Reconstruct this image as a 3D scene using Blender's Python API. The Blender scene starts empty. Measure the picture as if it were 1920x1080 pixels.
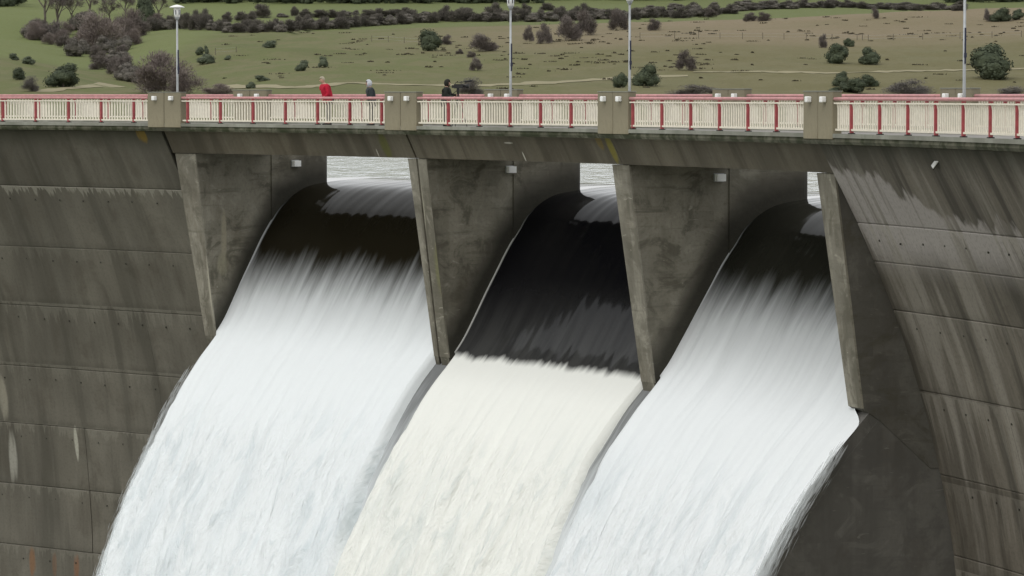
import bpy, bmesh, math, random
from mathutils import Vector, noise as mn
random.seed(7)
SC = bpy.context.scene
COL = SC.collection
PI = math.pi

# ------------------------------------------------------------------ camera
ZC = 1.15                      # eye height above the crest walkway
FPX = 6750.0                   # focal length, in pixels of a 1920 wide picture
PITCH = math.atan(362 / FPX)
cam_d = bpy.data.cameras.new('camera')
cam = bpy.data.objects.new('camera', cam_d)
COL.objects.link(cam)
cam.location = (0, 0, ZC)
cam.rotation_euler = (PI / 2 - PITCH, 0, 0)
cam_d.sensor_width = 36
cam_d.lens = FPX / 1920 * 36
cam_d.clip_start = 1
cam_d.clip_end = 9000
SC.camera = cam

# ------------------------------------------------------------------ sky, sun, exposure
SUN_EL, SUN_AZ = math.radians(50), math.radians(218)     # azimuth from +Y clockwise
w = bpy.data.worlds.new('World'); SC.world = w; w.use_nodes = True
wn = w.node_tree; wn.nodes.clear()
sky = wn.nodes.new('ShaderNodeTexSky'); sky.sky_type = 'NISHITA'; sky.sun_disc = False
sky.sun_elevation = SUN_EL; sky.sun_rotation = SUN_AZ
sky.air_density = 1.0; sky.dust_density = 4.0; sky.ozone_density = 1.0
hs = wn.nodes.new('ShaderNodeHueSaturation'); hs.inputs['Saturation'].default_value = 0.22
cm = wn.nodes.new('ShaderNodeMix'); cm.data_type = 'RGBA'; cm.inputs[0].default_value = 0.55
cm.inputs[7].default_value = (9.4, 9.5, 9.5, 1)           # the even cloud deck
bgn = wn.nodes.new('ShaderNodeBackground'); bgn.inputs[1].default_value = 0.14
wo = wn.nodes.new('ShaderNodeOutputWorld')
wn.links.new(sky.outputs[0], hs.inputs['Color']); wn.links.new(hs.outputs[0], cm.inputs[6])
wn.links.new(cm.outputs[2], bgn.inputs[0]); wn.links.new(bgn.outputs[0], wo.inputs[0])
sl = bpy.data.lights.new('sun', 'SUN'); sl.energy = 0.5; sl.angle = math.radians(35); sl.color = (1, .97, .92)
so = bpy.data.objects.new('sun', sl); COL.objects.link(so)
sdir = Vector((math.sin(SUN_AZ) * math.cos(SUN_EL), math.cos(SUN_AZ) * math.cos(SUN_EL), math.sin(SUN_EL)))
so.rotation_euler = sdir.to_track_quat('Z', 'Y').to_euler()
SC.view_settings.view_transform = 'Standard'; SC.view_settings.look = 'None'
SC.view_settings.gamma = 1; SC.view_settings.use_curve_mapping = False
SC.view_settings.exposure = 0.0
SC.cycles.max_bounces = 6; SC.cycles.diffuse_bounces = 3; SC.cycles.glossy_bounces = 3

# ------------------------------------------------------------------ geometry of the arch dam
CX, CY, R = -87.541, 71.933, 101.917          # arch centre and crest radius
def W(a, o, z):                               # angle along the crest, metres upstream of the crest line, height
    return Vector((CX + (R + o) * math.cos(a), CY - (R + o) * math.sin(a), z))
def catmull(pts, n=6):
    out = []
    for i in range(len(pts) - 1):
        p0 = pts[max(i - 1, 0)]; p1 = pts[i]; p2 = pts[i + 1]; p3 = pts[min(i + 2, len(pts) - 1)]
        for k in range(n):
            t = k / n
            out.append(tuple(.5 * ((2 * p1[j]) + (-p0[j] + p2[j]) * t + (2 * p0[j] - 5 * p1[j] + 4 * p2[j] - p3[j]) * t * t
                                   + (-p0[j] + 3 * p1[j] - 3 * p2[j] + p3[j]) * t ** 3) for j in range(2)))
    out.append(tuple(pts[-1])); return out
def interp(x, xs, ys):
    if x <= xs[0]: return ys[0]
    for i in range(1, len(xs)):
        if x <= xs[i]: return ys[i - 1] + (ys[i] - ys[i - 1]) * (x - xs[i - 1]) / (xs[i] - xs[i - 1])
    return ys[-1]
_wp = catmull([(0, .35), (-1.24, 1.0), (-2.82, 1.84), (-5.54, 3.07), (-8.76, 4.15), (-12, 4.88), (-16, 5.35), (-20, 5.5), (-35, 5.5)], 8)
_wz = [p[0] for p in _wp][::-1]; _wv = [p[1] for p in _wp][::-1]
def wall_o(z): return interp(z, _wz, _wv)
def sstep(x, a, b):
    t = max(0, min(1, (x - a) / (b - a))); return t * t * (3 - 2 * t)

# ------------------------------------------------------------------ object helpers
def mesh_obj(name, verts, faces, mat=None, parent=None, uvs=None, smooth=False, mats=None, midx=None):
    me = bpy.data.meshes.new(name)
    me.from_pydata([tuple(v) for v in verts], [], faces)
    if uvs is not None:
        l = me.uv_layers.new(name='UVMap')
        flat = []
        for lp in me.loops: flat.extend(uvs[lp.vertex_index])
        l.data.foreach_set('uv', flat)
    for m in (mats or ([mat] if mat else [])): me.materials.append(m)
    if midx: me.polygons.foreach_set('material_index', midx)
    if smooth: me.polygons.foreach_set('use_smooth', [True] * len(me.polygons))
    me.update()
    o = bpy.data.objects.new(name, me); COL.objects.link(o)
    if parent: o.parent = parent
    return o
def inst(name, me, parent=None, mw=None):
    o = bpy.data.objects.new(name, me); COL.objects.link(o)
    if parent: o.parent = parent
    if mw is not None: o.matrix_basis = mw
    return o
def tag(o, label=None, cat=None, group=None, kind=None):
    if label: o['label'] = label
    if cat: o['category'] = cat
    if group: o['group'] = group
    if kind: o['kind'] = kind
    return o
def empty(name, loc=(0, 0, 0), **k):
    o = bpy.data.objects.new(name, None); COL.objects.link(o); o.location = loc
    o.empty_display_size = .3
    return tag(o, **k)
class MB:
    """collects geometry that is built as one mesh; vertices carry their own uv (metres along, height)"""
    def __init__(s): s.v = []; s.f = []; s.uv = []
    def face_loops(s): return s.f
    def quad(s, ps, uvs):
        b = len(s.v); s.v += ps; s.uv += uvs; s.f.append(tuple(range(b, b + len(ps))))
    def sweep(s, prof, a0, a1, n=None, ubase=0.0):
        """closed profile of (o, z) swept along the crest; every face has its own vertices"""
        n = n or max(1, int(abs(a1 - a0) * R / 1.2 + .5))
        m = len(prof)
        for j in range(m):
            p, q = prof[j], prof[(j + 1) % m]
            flat = abs(p[1] - q[1]) < 1e-6
            b = len(s.v)
            for i in range(n + 1):
                a = a0 + (a1 - a0) * i / n
                for t in (p, q):
                    s.v.append(W(a, t[0], t[1]))
                    s.uv.append((a * R, t[1] if not flat else t[1] + t[0] * .2))
            for i in range(n):
                k = b + i * 2; s.f.append((k, k + 2, k + 3, k + 1))
        for a, rev in ((a0, 0), (a1, 1)):
            b = len(s.v)
            for t in prof:
                s.v.append(W(a, t[0], t[1])); s.uv.append((a * R + t[0] + ubase, t[1]))
            idx = list(range(b, b + m)); s.f.append(tuple(idx if rev else idx[::-1]))
    def box(s, M, sx, sy, sz, o=(0, 0, 0)):
        b = len(s.v)
        for z in (-.5, .5):
            for y in (-.5, .5):
                for x in (-.5, .5):
                    p = M @ Vector((o[0] + x * sx, o[1] + y * sy, o[2] + z * sz)); s.v.append(p); s.uv.append((p.x + p.y, p.z))
        for f in ((0, 2, 3, 1), (4, 5, 7, 6), (0, 1, 5, 4), (2, 6, 7, 3), (0, 4, 6, 2), (1, 3, 7, 5)):
            s.f.append(tuple(b + i for i in f))
    def tube(s, pts, rad, n=8, cap=True):
        rs = rad if isinstance(rad, (list, tuple)) else [rad] * len(pts)
        b = len(s.v); prev = None
        pts = [Vector(p) for p in pts]
        for i, p in enumerate(pts):
            d = (pts[min(i + 1, len(pts) - 1)] - pts[max(i - 1, 0)]).normalized()
            ref = Vector((0, 0, 1)) if abs(d.z) < .9 else Vector((1, 0, 0))
            x = d.cross(ref).normalized() if prev is None else (prev - d * prev.dot(d)).normalized()
            prev = x; y = d.cross(x)
            for k in range(n):
                t = 2 * PI * k / n; q = p + (x * math.cos(t) + y * math.sin(t)) * rs[i]
                s.v.append(q); s.uv.append((q.x + q.y, q.z))
        for i in range(len(pts) - 1):
            for k in range(n):
                a = b + i * n + k; c = b + i * n + (k + 1) % n
                s.f.append((a, c, c + n, a + n))
        if cap:
            s.f.append(tuple(b + k for k in range(n))[::-1]); e = b + (len(pts) - 1) * n
            s.f.append(tuple(e + k for k in range(n)))
    def build(s, name, mat, parent=None, smooth=False, fix=True, **t):
        o = mesh_obj(name, s.v, s.f, mat, parent, s.uv, smooth)
        if fix:
            bm = bmesh.new(); bm.from_mesh(o.data)
            bmesh.ops.remove_doubles(bm, verts=bm.verts, dist=1e-5) if False else None
            bm.to_mesh(o.data); bm.free()
        return tag(o, **t)
def frame(a, o, z, yaw=0):
    """matrix at a place on the dam: local x along the crest (to the right), y upstream, z up"""
    up = Vector((math.cos(a), -math.sin(a), 0)); al = Vector((-math.sin(a), -math.cos(a), 0))
    from mathutils import Matrix
    M = Matrix((( al.x, up.x, 0, 0), (al.y, up.y, 0, 0), (0, 0, 1, 0), (0, 0, 0, 1)))
    return Matrix.Translation(W(a, o, z)) @ M @ Matrix.Rotation(yaw, 4, 'Z')

# ------------------------------------------------------------------ node helper
class N:
    def __init__(s, name):
        s.m = bpy.data.materials.new(name); s.m.use_nodes = True; s.t = s.m.node_tree; s.t.nodes.clear()
        s.out = s.t.nodes.new('ShaderNodeOutputMaterial')
    def L(s, a, b): s.t.links.new(a, b)
    def put(s, sock, v):
        if v is None: return
        if hasattr(v, 'is_output') or isinstance(v, bpy.types.NodeSocket): s.L(v, sock)
        else:
            if sock.type == 'RGBA' and len(v) == 3: v = (*v, 1)
            sock.default_value = v
    def math(s, op, a, b=None, c=None, clamp=False):
        n = s.t.nodes.new('ShaderNodeMath'); n.operation = op; n.use_clamp = clamp
        for i, v in enumerate((a, b, c)): s.put(n.inputs[i], v) if v is not None else None
        return n.outputs[0]
    def mix(s, f, a, b, blend='MIX'):
        n = s.t.nodes.new('ShaderNodeMix'); n.data_type = 'RGBA'; n.blend_type = blend; n.clamp_factor = True
        s.put(n.inputs[0], f); s.put(n.inputs[6], a); s.put(n.inputs[7], b); return n.outputs[2]
    def uv(s):
        n = s.t.nodes.new('ShaderNodeUVMap'); n.uv_map = 'UVMap'
        x = s.t.nodes.new('ShaderNodeSeparateXYZ'); s.L(n.outputs[0], x.inputs[0]); return n.outputs[0], x.outputs[0], x.outputs[1]
    def pos(s):
        n = s.t.nodes.new('ShaderNodeNewGeometry'); x = s.t.nodes.new('ShaderNodeSeparateXYZ'); s.L(n.outputs['Position'], x.inputs[0])
        return n.outputs['Position'], x.outputs
    def vec(s, x, y, z=0.0):
        n = s.t.nodes.new('ShaderNodeCombineXYZ'); s.put(n.inputs[0], x); s.put(n.inputs[1], y); s.put(n.inputs[2], z); return n.outputs[0]
    def scl(s, v, sc):
        n = s.t.nodes.new('ShaderNodeVectorMath'); n.operation = 'MULTIPLY'; s.put(n.inputs[0], v); n.inputs[1].default_value = sc; return n.outputs[0]
    def noise(s, v, scale=1, detail=3, rough=.55, dist=0):
        n = s.t.nodes.new('ShaderNodeTexNoise'); s.put(n.inputs['Vector'], v); n.inputs['Scale'].default_value = scale
        n.inputs['Detail'].default_value = detail; n.inputs['Roughness'].default_value = rough; n.inputs['Distortion'].default_value = dist
        return n.outputs['Fac']
    def mr(s, v, a, b, c=0.0, d=1.0, smooth=True):
        n = s.t.nodes.new('ShaderNodeMapRange'); n.interpolation_type = 'SMOOTHSTEP' if smooth else 'LINEAR'
        s.put(n.inputs['Value'], v); s.put(n.inputs['From Min'], a); s.put(n.inputs['From Max'], b)
        s.put(n.inputs['To Min'], c); s.put(n.inputs['To Max'], d); return n.outputs[0]
    def rnd(s): return s.t.nodes.new('ShaderNodeObjectInfo').outputs['Random']
    def bsdf(s, col, rough=.8, spec=.4, metal=0, bump=None, bstr=.3, bdist=.02, ior=None):
        b = s.t.nodes.new('ShaderNodeBsdfPrincipled'); s.put(b.inputs['Base Color'], col)
        s.put(b.inputs['Roughness'], rough); s.put(b.inputs['Specular IOR Level'], spec); s.put(b.inputs['Metallic'], metal)
        if ior: b.inputs['IOR'].default_value = ior
        if bump is not None:
            n = s.t.nodes.new('ShaderNodeBump'); n.inputs['Strength'].default_value = bstr; n.inputs['Distance'].default_value = bdist
            s.L(bump, n.inputs['Height']); s.L(n.outputs[0], b.inputs['Normal'])
        return b
    def fin(s, sh): s.L(sh.outputs[0], s.out.inputs[0]); return s.m

def simple(name, col, rough=.6, spec=.4, metal=0, var=.12, nscale=3, bstr=.15):
    k = N(name); p, _ = k.pos(); n = k.noise(p, nscale, 4)
    c = k.mix(k.mr(n, .3, .7), tuple(x * (1 - var) for x in col), tuple(min(1, x * (1 + var)) for x in col))
    return k.fin(k.bsdf(c, rough, spec, metal, bump=k.noise(p, nscale * 8, 2), bstr=bstr, bdist=.005))

# stains with a shape of their own: (u, v, half width, half height, slant, colour, strength)
STAINS = [(-79.7, -.45, .35, .35, 0, (.20, .13, .02), .75), (-49.25, -.62, .22, .55, 0, (.20, .17, .03), .85),
          (-49.9, -.4, .25, .3, 0, (.17, .12, .03), .7), (-64.3, -.7, .35, .55, 0, (.10, .105, .02), .7),
          (-55.4, -1.0, .045, .2, 0, (.5, .48, .42), .9), (-65.0, -1.0, .04, .2, 0, (.45, .42, .36), .7), (-56.05, -.52, .3, .035, 0, (.45, .43, .38), .8),
          (-92.95, -12.0, .25, 1.1, 0, (.30, .28, .22), .7), (-92.7, -14.6, .3, 1.2, 0, (.36, .35, .30), .7),
          (-88.86, -13.75, .13, .75, 0, (.42, .41, .34), .8), (-91.9, -19.2, .2, .7, 0, (.22, .11, .05), .7), (-89.3, -19.2, .2, .7, 0, (.21, .10, .05), .7), (-90.6, -19.2, .15, .6, 0, (.17, .10, .06), .6),
          (-36.0, -12.9, .5, .16, 0, (.40, .36, .26), .8), (-37.0, -12.8, .2, .3, 0, (.27, .24, .17), .5),
          (-60.1, -3.9, .4, .8, 0, (.15, .14, .10), .3)]
SIDE_STAINS = [(-74.42, -4.6, .16, 1.2, 0, (.33, .30, .22), .75), (-74.5, -5.6, .28, .5, 0, (.30, .28, .20), .7)]
NOSE_STAINS = [(-76.85, -6.4, .14, 1.6, 0, (.36, .34, .27), .9), (-61.8, -3.2, .06, 1.9, 0, (.34, .33, .26), .7), (-62.6, -2.9, .07, 1.0, 0, (.32, .30, .23), .6), (-62.0, -5.2, .3, 1.2, 0, (.15, .15, .06), .6)]
def concrete(name, base, light, dark, stains=(), wall=False, side=False, moss=.0, streak=1.0, wet=None, lightamt=.5):
    k = N(name); uv, u, v = k.uv()
    big = k.noise(k.scl(uv, (.16, .10, 1)), 1, 3, .6)
    st = k.noise(k.scl(uv, (.75, .085, 1)), 1, 4, .58, .12)
    st2 = k.noise(k.scl(uv, (3.2, .30, 1)), 1, 3, .55, .1)
    fine = k.noise(k.scl(uv, (9, 9, 1)), 1, 4, .65)
    c = k.mix(k.mr(big, .36, .64), tuple(x * .74 for x in base), tuple(x * 1.22 for x in base))
    blotch = k.noise(k.scl(uv, (.55, .45, 1)), 1, 5, .65, .5); c = k.mix(k.mr(blotch, .50, .66, 0, .5), c, tuple(x * m_ for x, m_ in zip(base, (.62, .58, .54))))
    c = k.mix(k.math('MULTIPLY', k.mr(st, .50, .61), .80 * streak), c, dark)
    c = k.mix(k.math('MULTIPLY', k.mr(st, .49, .37), lightamt * streak), c, light)
    c = k.mix(k.math('MULTIPLY', k.mr(st2, .52, .74), .24 * streak), c, dark)
    c = k.mix(k.math('MULTIPLY', k.mr(st2, .46, .26), .20 * streak), c, light)
    if wall:
        # lime bleeding out of the lift joints, fading downwards in drips
        drip = k.noise(k.scl(uv, (2.6, .05, 1)), 1, 3, .7)
        for zj, amt, ln in ((-2.65, .95, .55), (-5.24, .16, .8), (-7.7, .3, 1.1), (-10.4, .2, .8), (-13.05, .35, .7), (-15.8, .3, .6), (-18.5, .25, .7)):
            d = k.math('SUBTRACT', zj, v)                              # metres under the joint
            ext = k.math('MULTIPLY', k.mr(drip, .40, .66, .02, ln), k.mr(u, -40, -36, 1.0, 2.4))
            f = k.math('MULTIPLY', k.mr(k.math('DIVIDE', d, ext), 1.0, .55), k.math('GREATER_THAN', d, 0))
            c = k.mix(k.math('MULTIPLY', f, amt * .8), c, light)
            # dirt lying just above the joint
            g = k.mr(k.math('MULTIPLY', d, -1), .30, .0)
            g = k.math('MULTIPLY', g, k.math('LESS_THAN', d, 0))
            c = k.mix(k.math('MULTIPLY', g, k.mr(drip, .35, .65, .05, .45)), c, dark)
        # pale weathered belt over and under the first joint on the right hand wall
        beltn = k.noise(k.scl(uv, (.9, .5, 1)), 1, 4, .6)
        rise = k.mr(u, -33.5, -27, 1.5, .25)
        bt = k.math('ADD', v, k.math('MULTIPLY', k.math('SUBTRACT', beltn, .5), 1.6))
        belt = k.math('MULTIPLY', k.mr(bt, k.math('ADD', rise, -2.45), k.math('ADD', rise, -2.65)), k.mr(v, -4.4, -2.9))
        belt = k.math('MULTIPLY', belt, k.math('GREATER_THAN', u, -36.0))
        belt = k.math('MULTIPLY', belt, k.mr(k.noise(k.scl(uv, (1.5, .14, 1)), 1, 3, .6), .38, .50, .2, .95))
        c = k.mix(belt, c, (.40, .37, .35))
        tone = k.rnd()
        c = k.mix(.22, c, k.mix(tone, (.03, .03, .022), (.14, .135, .115)))
        # algae under the coping
        c = k.mix(k.math('MULTIPLY', k.mr(k.math('ADD', v, k.math('MULTIPLY', st, -.9)), -1.7, -.6), .62), c, (.026, .028, .016))
    if side:
        br = k.t.nodes.new('ShaderNodeTexBrick'); k.L(k.scl(uv, (1, 1, 1)), br.inputs['Vector'])
        br.inputs['Scale'].default_value = 1; br.inputs['Brick Width'].default_value = 1.1; br.inputs['Row Height'].default_value = .55
        br.inputs['Mortar Size'].default_value = .004; br.offset = .37; br.inputs['Bias'].default_value = 0
        br.inputs['Color1'].default_value = (*[x * .72 for x in base], 1); br.inputs['Color2'].default_value = (*[x * 1.35 for x in base], 1)
        br.inputs['Mortar'].default_value = (*dark, 1)
        pf = k.mr(k.noise(k.scl(uv, (.9, .9, 1)), 1, 3), .48, .60, 0, .40)
        c = k.mix(pf, c, br.outputs[0])
        bl = k.noise(k.scl(uv, (.75, .9, 1)), 1, 6, .68, .8)
        c = k.mix(k.mr(bl, .50, .64, 0, .65), c, dark); c = k.mix(k.mr(bl, .46, .34, 0, .45), c, light)
        hl = k.noise(k.scl(uv, (.35, 3.2, 1)), 1, 4, .65, .2); c = k.mix(k.mr(hl, .54, .70, 0, .45), c, dark)
        # short pale scabs
        sc_ = k.math('MULTIPLY', k.mr(k.noise(k.scl(uv, (1.6, 5.5, 1)), 1, 3, .6, .6), .66, .72), .6)
        c = k.mix(sc_, c, light)
        # the band that the water keeps wet and black with algae
    if wet is not None:
        wl = k.noise(k.scl(uv, (.8, .8, 1)), 1, 3)
        uo = k.math('SUBTRACT', u, wet)        # metres upstream of the crest line on this pier
        # height of the overflow above this spot
        ramp = k.t.nodes.new('ShaderNodeFloatCurve')
        cu = ramp.mapping.curves[0]
        pts = OGEE_CURVE
        cu.points[0].location = (pts[0][0], pts[0][1]); cu.points[1].location = (pts[-1][0], pts[-1][1])
        for p in pts[1:-1]: cu.points.new(*p)
        ramp.mapping.update()
        k.L(k.math('DIVIDE', uo, 8.0), ramp.inputs['Value'])
        lvl = k.math('MULTIPLY', ramp.outputs[0], -10.0)
        h = k.math('SUBTRACT', v, lvl)
        hn = k.math('ADD', h, k.math('MULTIPLY', k.math('SUBTRACT', wl, .5), .8))
        c = k.mix(k.mr(hn, 1.7, .55, 0, .88), c, tuple(x * .28 for x in base))
        c = k.mix(k.mr(hn, .75, .2, 0, .6), c, (.012, .012, .008))
    for (su, sv, ru, rv, sl_, col, amt) in stains:
        du = k.math('DIVIDE', k.math('SUBTRACT', u, su), ru); dv = k.math('DIVIDE', k.math('SUBTRACT', v, sv), rv)
        d = k.math('ADD', k.math('MULTIPLY', du, du), k.math('MULTIPLY', dv, dv))
        d = k.math('ADD', d, k.math('MULTIPLY', k.math('SUBTRACT', st2, .5), 2.4))
        c = k.mix(k.math('MULTIPLY', k.mr(d, 1.2, .25), amt), c, col)
    if moss:
        c = k.mix(k.math('MULTIPLY', k.mr(k.noise(k.scl(uv, (2.2, 2.2, 1)), 1, 4), .42, .6), moss), c, (.03, .036, .014))
    c = k.mix(k.math('MULTIPLY', k.mr(fine, .45, .75), .3), c, dark)
    b = k.math('ADD', k.math('MULTIPLY', fine, .6), k.math('MULTIPLY', st2, .4))
    return k.fin(k.bsdf(c, .78, .25, bump=b, bstr=.5, bdist=.02))

# overflow profile of the water in each bay, (metres upstream, height)
OGEE = catmull([(11.0, -2.27), (9.2, -2.30), (7.75, -2.40), (6.55, -2.62), (5.45, -3.25), (4.85, -3.88), (4.35, -4.55), (3.95, -5.2), (3.4, -6.1),
                (2.85, -7.05), (2.32, -7.88), (1.68, -8.62), (1.0, -9.35), (.3, -10.25), (-.42, -11.25), (-1.08, -12.3), (-1.8, -13.55),
                (-2.5, -14.9), (-3.15, -16.3), (-3.7, -17.7), (-4.6, -20.4), (-5.9, -25), (-7.6, -31.2), (-8.5, -34.4)], 6)
_ox = [p[0] for p in OGEE][::-1]; _oz = [p[1] for p in OGEE][::-1]
OGEE_CURVE = [(i / 16, min(1, max(0, -interp(i / 2, _ox, _oz) / 10))) for i in range(17)]

BASE = (.135, .125, .095); LIGHT = (.30, .285, .235); DARK = (.045, .042, .030)
M = {}
M['wall_l'] = concrete('weathered_dam_concrete', (.140, .128, .102), (.30, .285, .235), (.055, .051, .038), STAINS, wall=True, streak=.55, lightamt=.22)
M['wall_r'] = concrete('streaked_dam_concrete', (.148, .130, .104), (.40, .37, .32), (.040, .034, .025), STAINS, wall=True, streak=.95, lightamt=.48)
M['girder'] = concrete('beam_concrete', (.108, .094, .068), (.16, .145, .11), (.052, .044, .030), STAINS, streak=.75)
M['coping'] = concrete('mossy_coping_concrete', (.115, .112, .08), (.2, .2, .15), (.045, .05, .03), (), moss=.85)
M['kerb'] = concrete('pale_kerb_concrete', (.235, .235, .20), (.42, .44, .38), (.16, .17, .13), (), streak=.5)
M['pillar'] = concrete('pillar_concrete', (.235, .21, .145), (.30, .27, .19), (.16, .14, .09), (), streak=.35)
M['nose'] = concrete('pier_nose_concrete', (.215, .20, .16), (.36, .34, .28), (.10, .092, .068), NOSE_STAINS, streak=.9, side=True)
M['chute'] = concrete('wet_chute_concrete', (.122, .117, .105), (.19, .182, .165), (.095, .091, .083), (), streak=.6, side=True)
M['road'] = simple('crest_roadway', (.22, .21, .19))
M['core'] = simple('joint_dirt', (.03, .028, .02)); M['joint'] = simple('joint_mortar', (.085, .078, .06))
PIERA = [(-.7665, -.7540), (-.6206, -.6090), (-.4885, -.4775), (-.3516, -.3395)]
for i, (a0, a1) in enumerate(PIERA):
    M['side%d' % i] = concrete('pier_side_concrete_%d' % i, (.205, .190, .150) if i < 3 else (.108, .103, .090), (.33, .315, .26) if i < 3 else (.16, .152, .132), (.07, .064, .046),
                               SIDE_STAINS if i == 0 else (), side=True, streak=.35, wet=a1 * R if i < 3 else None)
M['red'] = simple('red_railing_paint', (.33, .058, .064), .45, .5, var=.15, nscale=6)
M['pinkred'] = simple('top_lit_red_paint', (.50, .235, .235), .5, .5, var=.12, nscale=6)  # railing red lightened to pink: daylight on the rail top put into the colour
M['cream'] = simple('cream_railing_paint', (.75, .70, .59), .5, .4, var=.06, nscale=8)
M['white'] = simple('white_enamel', (.86, .86, .84), .4, .5, var=.03)
M['galv'] = simple('galvanised_steel', (.36, .375, .38), .45, .5, metal=.25, var=.1)
M['navy'] = simple('dark_blue_cable_cover', (.02, .024, .05), .5, .4)
M['black'] = simple('black_plastic', (.012, .012, .012), .5, .4)

# ------------------------------------------------------------------ far ground (hills beyond the reservoir)
_hp = [(400, -9), (470, -4.5), (505, -2.2), (560, -.1), (620, 2.7), (690, 6.1), (760, 9.6), (880, 15.6), (950, 18.9), (1000, 19.9), (1080, 22.4),
       (1200, 28.9), (1300, 33.6), (1400, 40), (1500, 50), (2000, 95), (4000, 190)]
_hc = catmull(_hp, 5); _hx = [p[0] for p in _hc]; _hz = [p[1] for p in _hc]
def gully_x(Y): return interp(Y, [500, 590, 690, 780, 880, 1000, 1400], [-38, -52, -70, -86, -103, -122, -175])
def hz(X, Y):
    z = interp(Y, _hx, _hz)
    z += .030 * X * sstep(Y, 640, 940) * (1 - sstep(Y, 1000, 1200)) * (1 if X > -60 else .6)
    z += -4.2 * math.exp(-((X - gully_x(Y)) / 17) ** 2) * sstep(Y, 560, 700) * (1 - .6 * sstep(Y, 950, 1150))
    z += 1.5 * math.exp(-((X + 98) / 32) ** 2 - ((Y - 690) / 75) ** 2)
    z += 1.6 * mn.noise(Vector((X / 60, Y / 70, 3.1))) + .35 * mn.noise(Vector((X / 13, Y / 16, 7.7))) + .10 * mn.noise(Vector((X / 3, Y / 4, 1.7)))
    return z
def spot(px, py):
    """where the line of sight through a picture position meets the hillside"""
    u, v = (px - 960) / FPX, (540 - py) / FPX
    d = Vector((u, math.cos(PITCH) + v * math.sin(PITCH), -math.sin(PITCH) + v * math.cos(PITCH)))
    t = 515.0; last = None
    while t < 2200:
        p = Vector((0, 0, ZC)) + d * t
        if p.z <= hz(p.x, p.y): break
        t += 2.0
    return Vector((p.x, p.y, hz(p.x, p.y))), t / FPX         # place, metres per pixel there
def grid(name, xs, ys, zf, mat, keep=None, **t):
    V = []; F = []; idx = {}
    for j, y in enumerate(ys):
        for i, x in enumerate(xs):
            V.append((x, y, zf(x, y)))
    nx = len(xs)
    for j in range(len(ys) - 1):
        for i in range(nx - 1):
            if keep and not keep((xs[i] + xs[i + 1]) / 2, (ys[j] + ys[j + 1]) / 2): continue
            k = j * nx + i; F.append((k, k + 1, k + 1 + nx, k + nx))
    o = mesh_obj(name, V, F, mat, smooth=True, uvs=[(v[0], v[1]) for v in V])
    return tag(o, **t)
def lin(a, b, n): return [a + (b - a) * i / n for i in range(n + 1)]
k = N('winter_pasture'); p, xyz = k.pos(); X, Y, Z = xyz
n1 = k.noise(k.scl(p, (.018, .012, 0)), 1, 5, .6); n2 = k.noise(k.scl(p, (.12, .06, 0)), 1, 5, .65); n3 = k.noise(k.scl(p, (.9, .45, 0)), 1, 4, .7)
n4 = k.noise(k.scl(p, (.35, .16, 0)), 1, 4, .7)
tan = k.math('ADD', k.mr(Y, 740, 850), k.math('MULTIPLY', k.math('SUBTRACT', n1, .5), 2.4))
tan = k.math('MULTIPLY', tan, k.mr(X, -62, 40)); tan = k.math('MULTIPLY', tan, k.mr(Y, 1040, 985))
olive = (.138, .127, .062); green = (.122, .134, .055); tanc = (.205, .168, .108)
c = k.mix(k.mr(k.math('ADD', X, k.math('MULTIPLY', n1, 60)), 70, -20), olive, green)
c = k.mix(k.mr(n2, .42, .60, 0, .6), c, (.160, .146, .080)); c = k.mix(k.mr(n1, .52, .62, 0, .5), c, (.098, .115, .045))
c = k.mix(k.math('MULTIPLY', tan, .9, clamp=True), c, tanc)
c = k.mix(k.mr(Y, 1010, 1060), c, (.130, .150, .060))
c = k.mix(k.math('MULTIPLY', k.math('MULTIPLY', k.mr(X, -70, -84), k.mr(Y, 780, 830)), .8), c, (.145, .170, .066))
c = k.mix(k.mr(n3, .52, .76, 0, .4), c, (.07, .062, .036))
c = k.mix(k.mr(n4, .62, .74, 0, .5), c, (.075, .06, .040))
c = k.mix(k.mr(n3, .42, .25, 0, .35), c, (.23, .21, .12))
M['grass'] = k.fin(k.bsdf(c, .95, .1, bump=n3, bstr=.8, bdist=.35))
ys = lin(420, 560, 20) + lin(560, 1080, 170)[1:] + lin(1080, 1500, 50)[1:] + lin(1500, 4200, 16)[1:]
grid('hills', lin(-900, -190, 30) + lin(-190, 190, 150)[1:] + lin(190, 900, 30)[1:], ys, hz, M['grass'], kind='structure')
# two worn tracks along the shore
k = N('dirt_track'); p, _ = k.pos(); M['path'] = k.fin(k.bsdf(k.mix(k.noise(k.scl(p, (.2, .2, 0)), 1, 4), (.22, .20, .125), (.31, .28, .18)), .95, .1))
def path(name, pts, wd):
    P = []
    for a, b in zip(pts, pts[1:]):
        n = max(2, int(abs(b[0] - a[0]) / 12))
        for i in range(n): P.append((a[0] + (b[0] - a[0]) * i / n, a[1] + (b[1] - a[1]) * i / n))
    P.append(pts[-1]); P = [spot(*q)[0] for q in P]
    V = []; F = []
    for i, q in enumerate(P):
        d = (P[min(i + 1, len(P) - 1)] - P[max(i - 1, 0)]); d.z = 0; d.normalize(); s_ = Vector((-d.y, d.x, 0))
        ww = wd * (.8 + .5 * mn.noise(Vector((i * .4, wd, 0))))
        for j in range(5):
            c_ = q + s_ * ww * (j / 4 - .5); V.append((c_.x, c_.y, hz(c_.x, c_.y) + .07))
    for i in range(len(P) - 1):
        for j in range(4): k_ = i * 5 + j; F.append((k_, k_ + 1, k_ + 6, k_ + 5))
    tag(mesh_obj(name, V, F, M['path']), kind='structure')
path('shore_path', [(395, 166), (480, 163), (540, 165), (590, 163), (640, 156), (700, 157), (800, 161), (900, 161), (1000, 157), (1100, 152), (1200, 146), (1290, 143)], 5.5)
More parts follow.
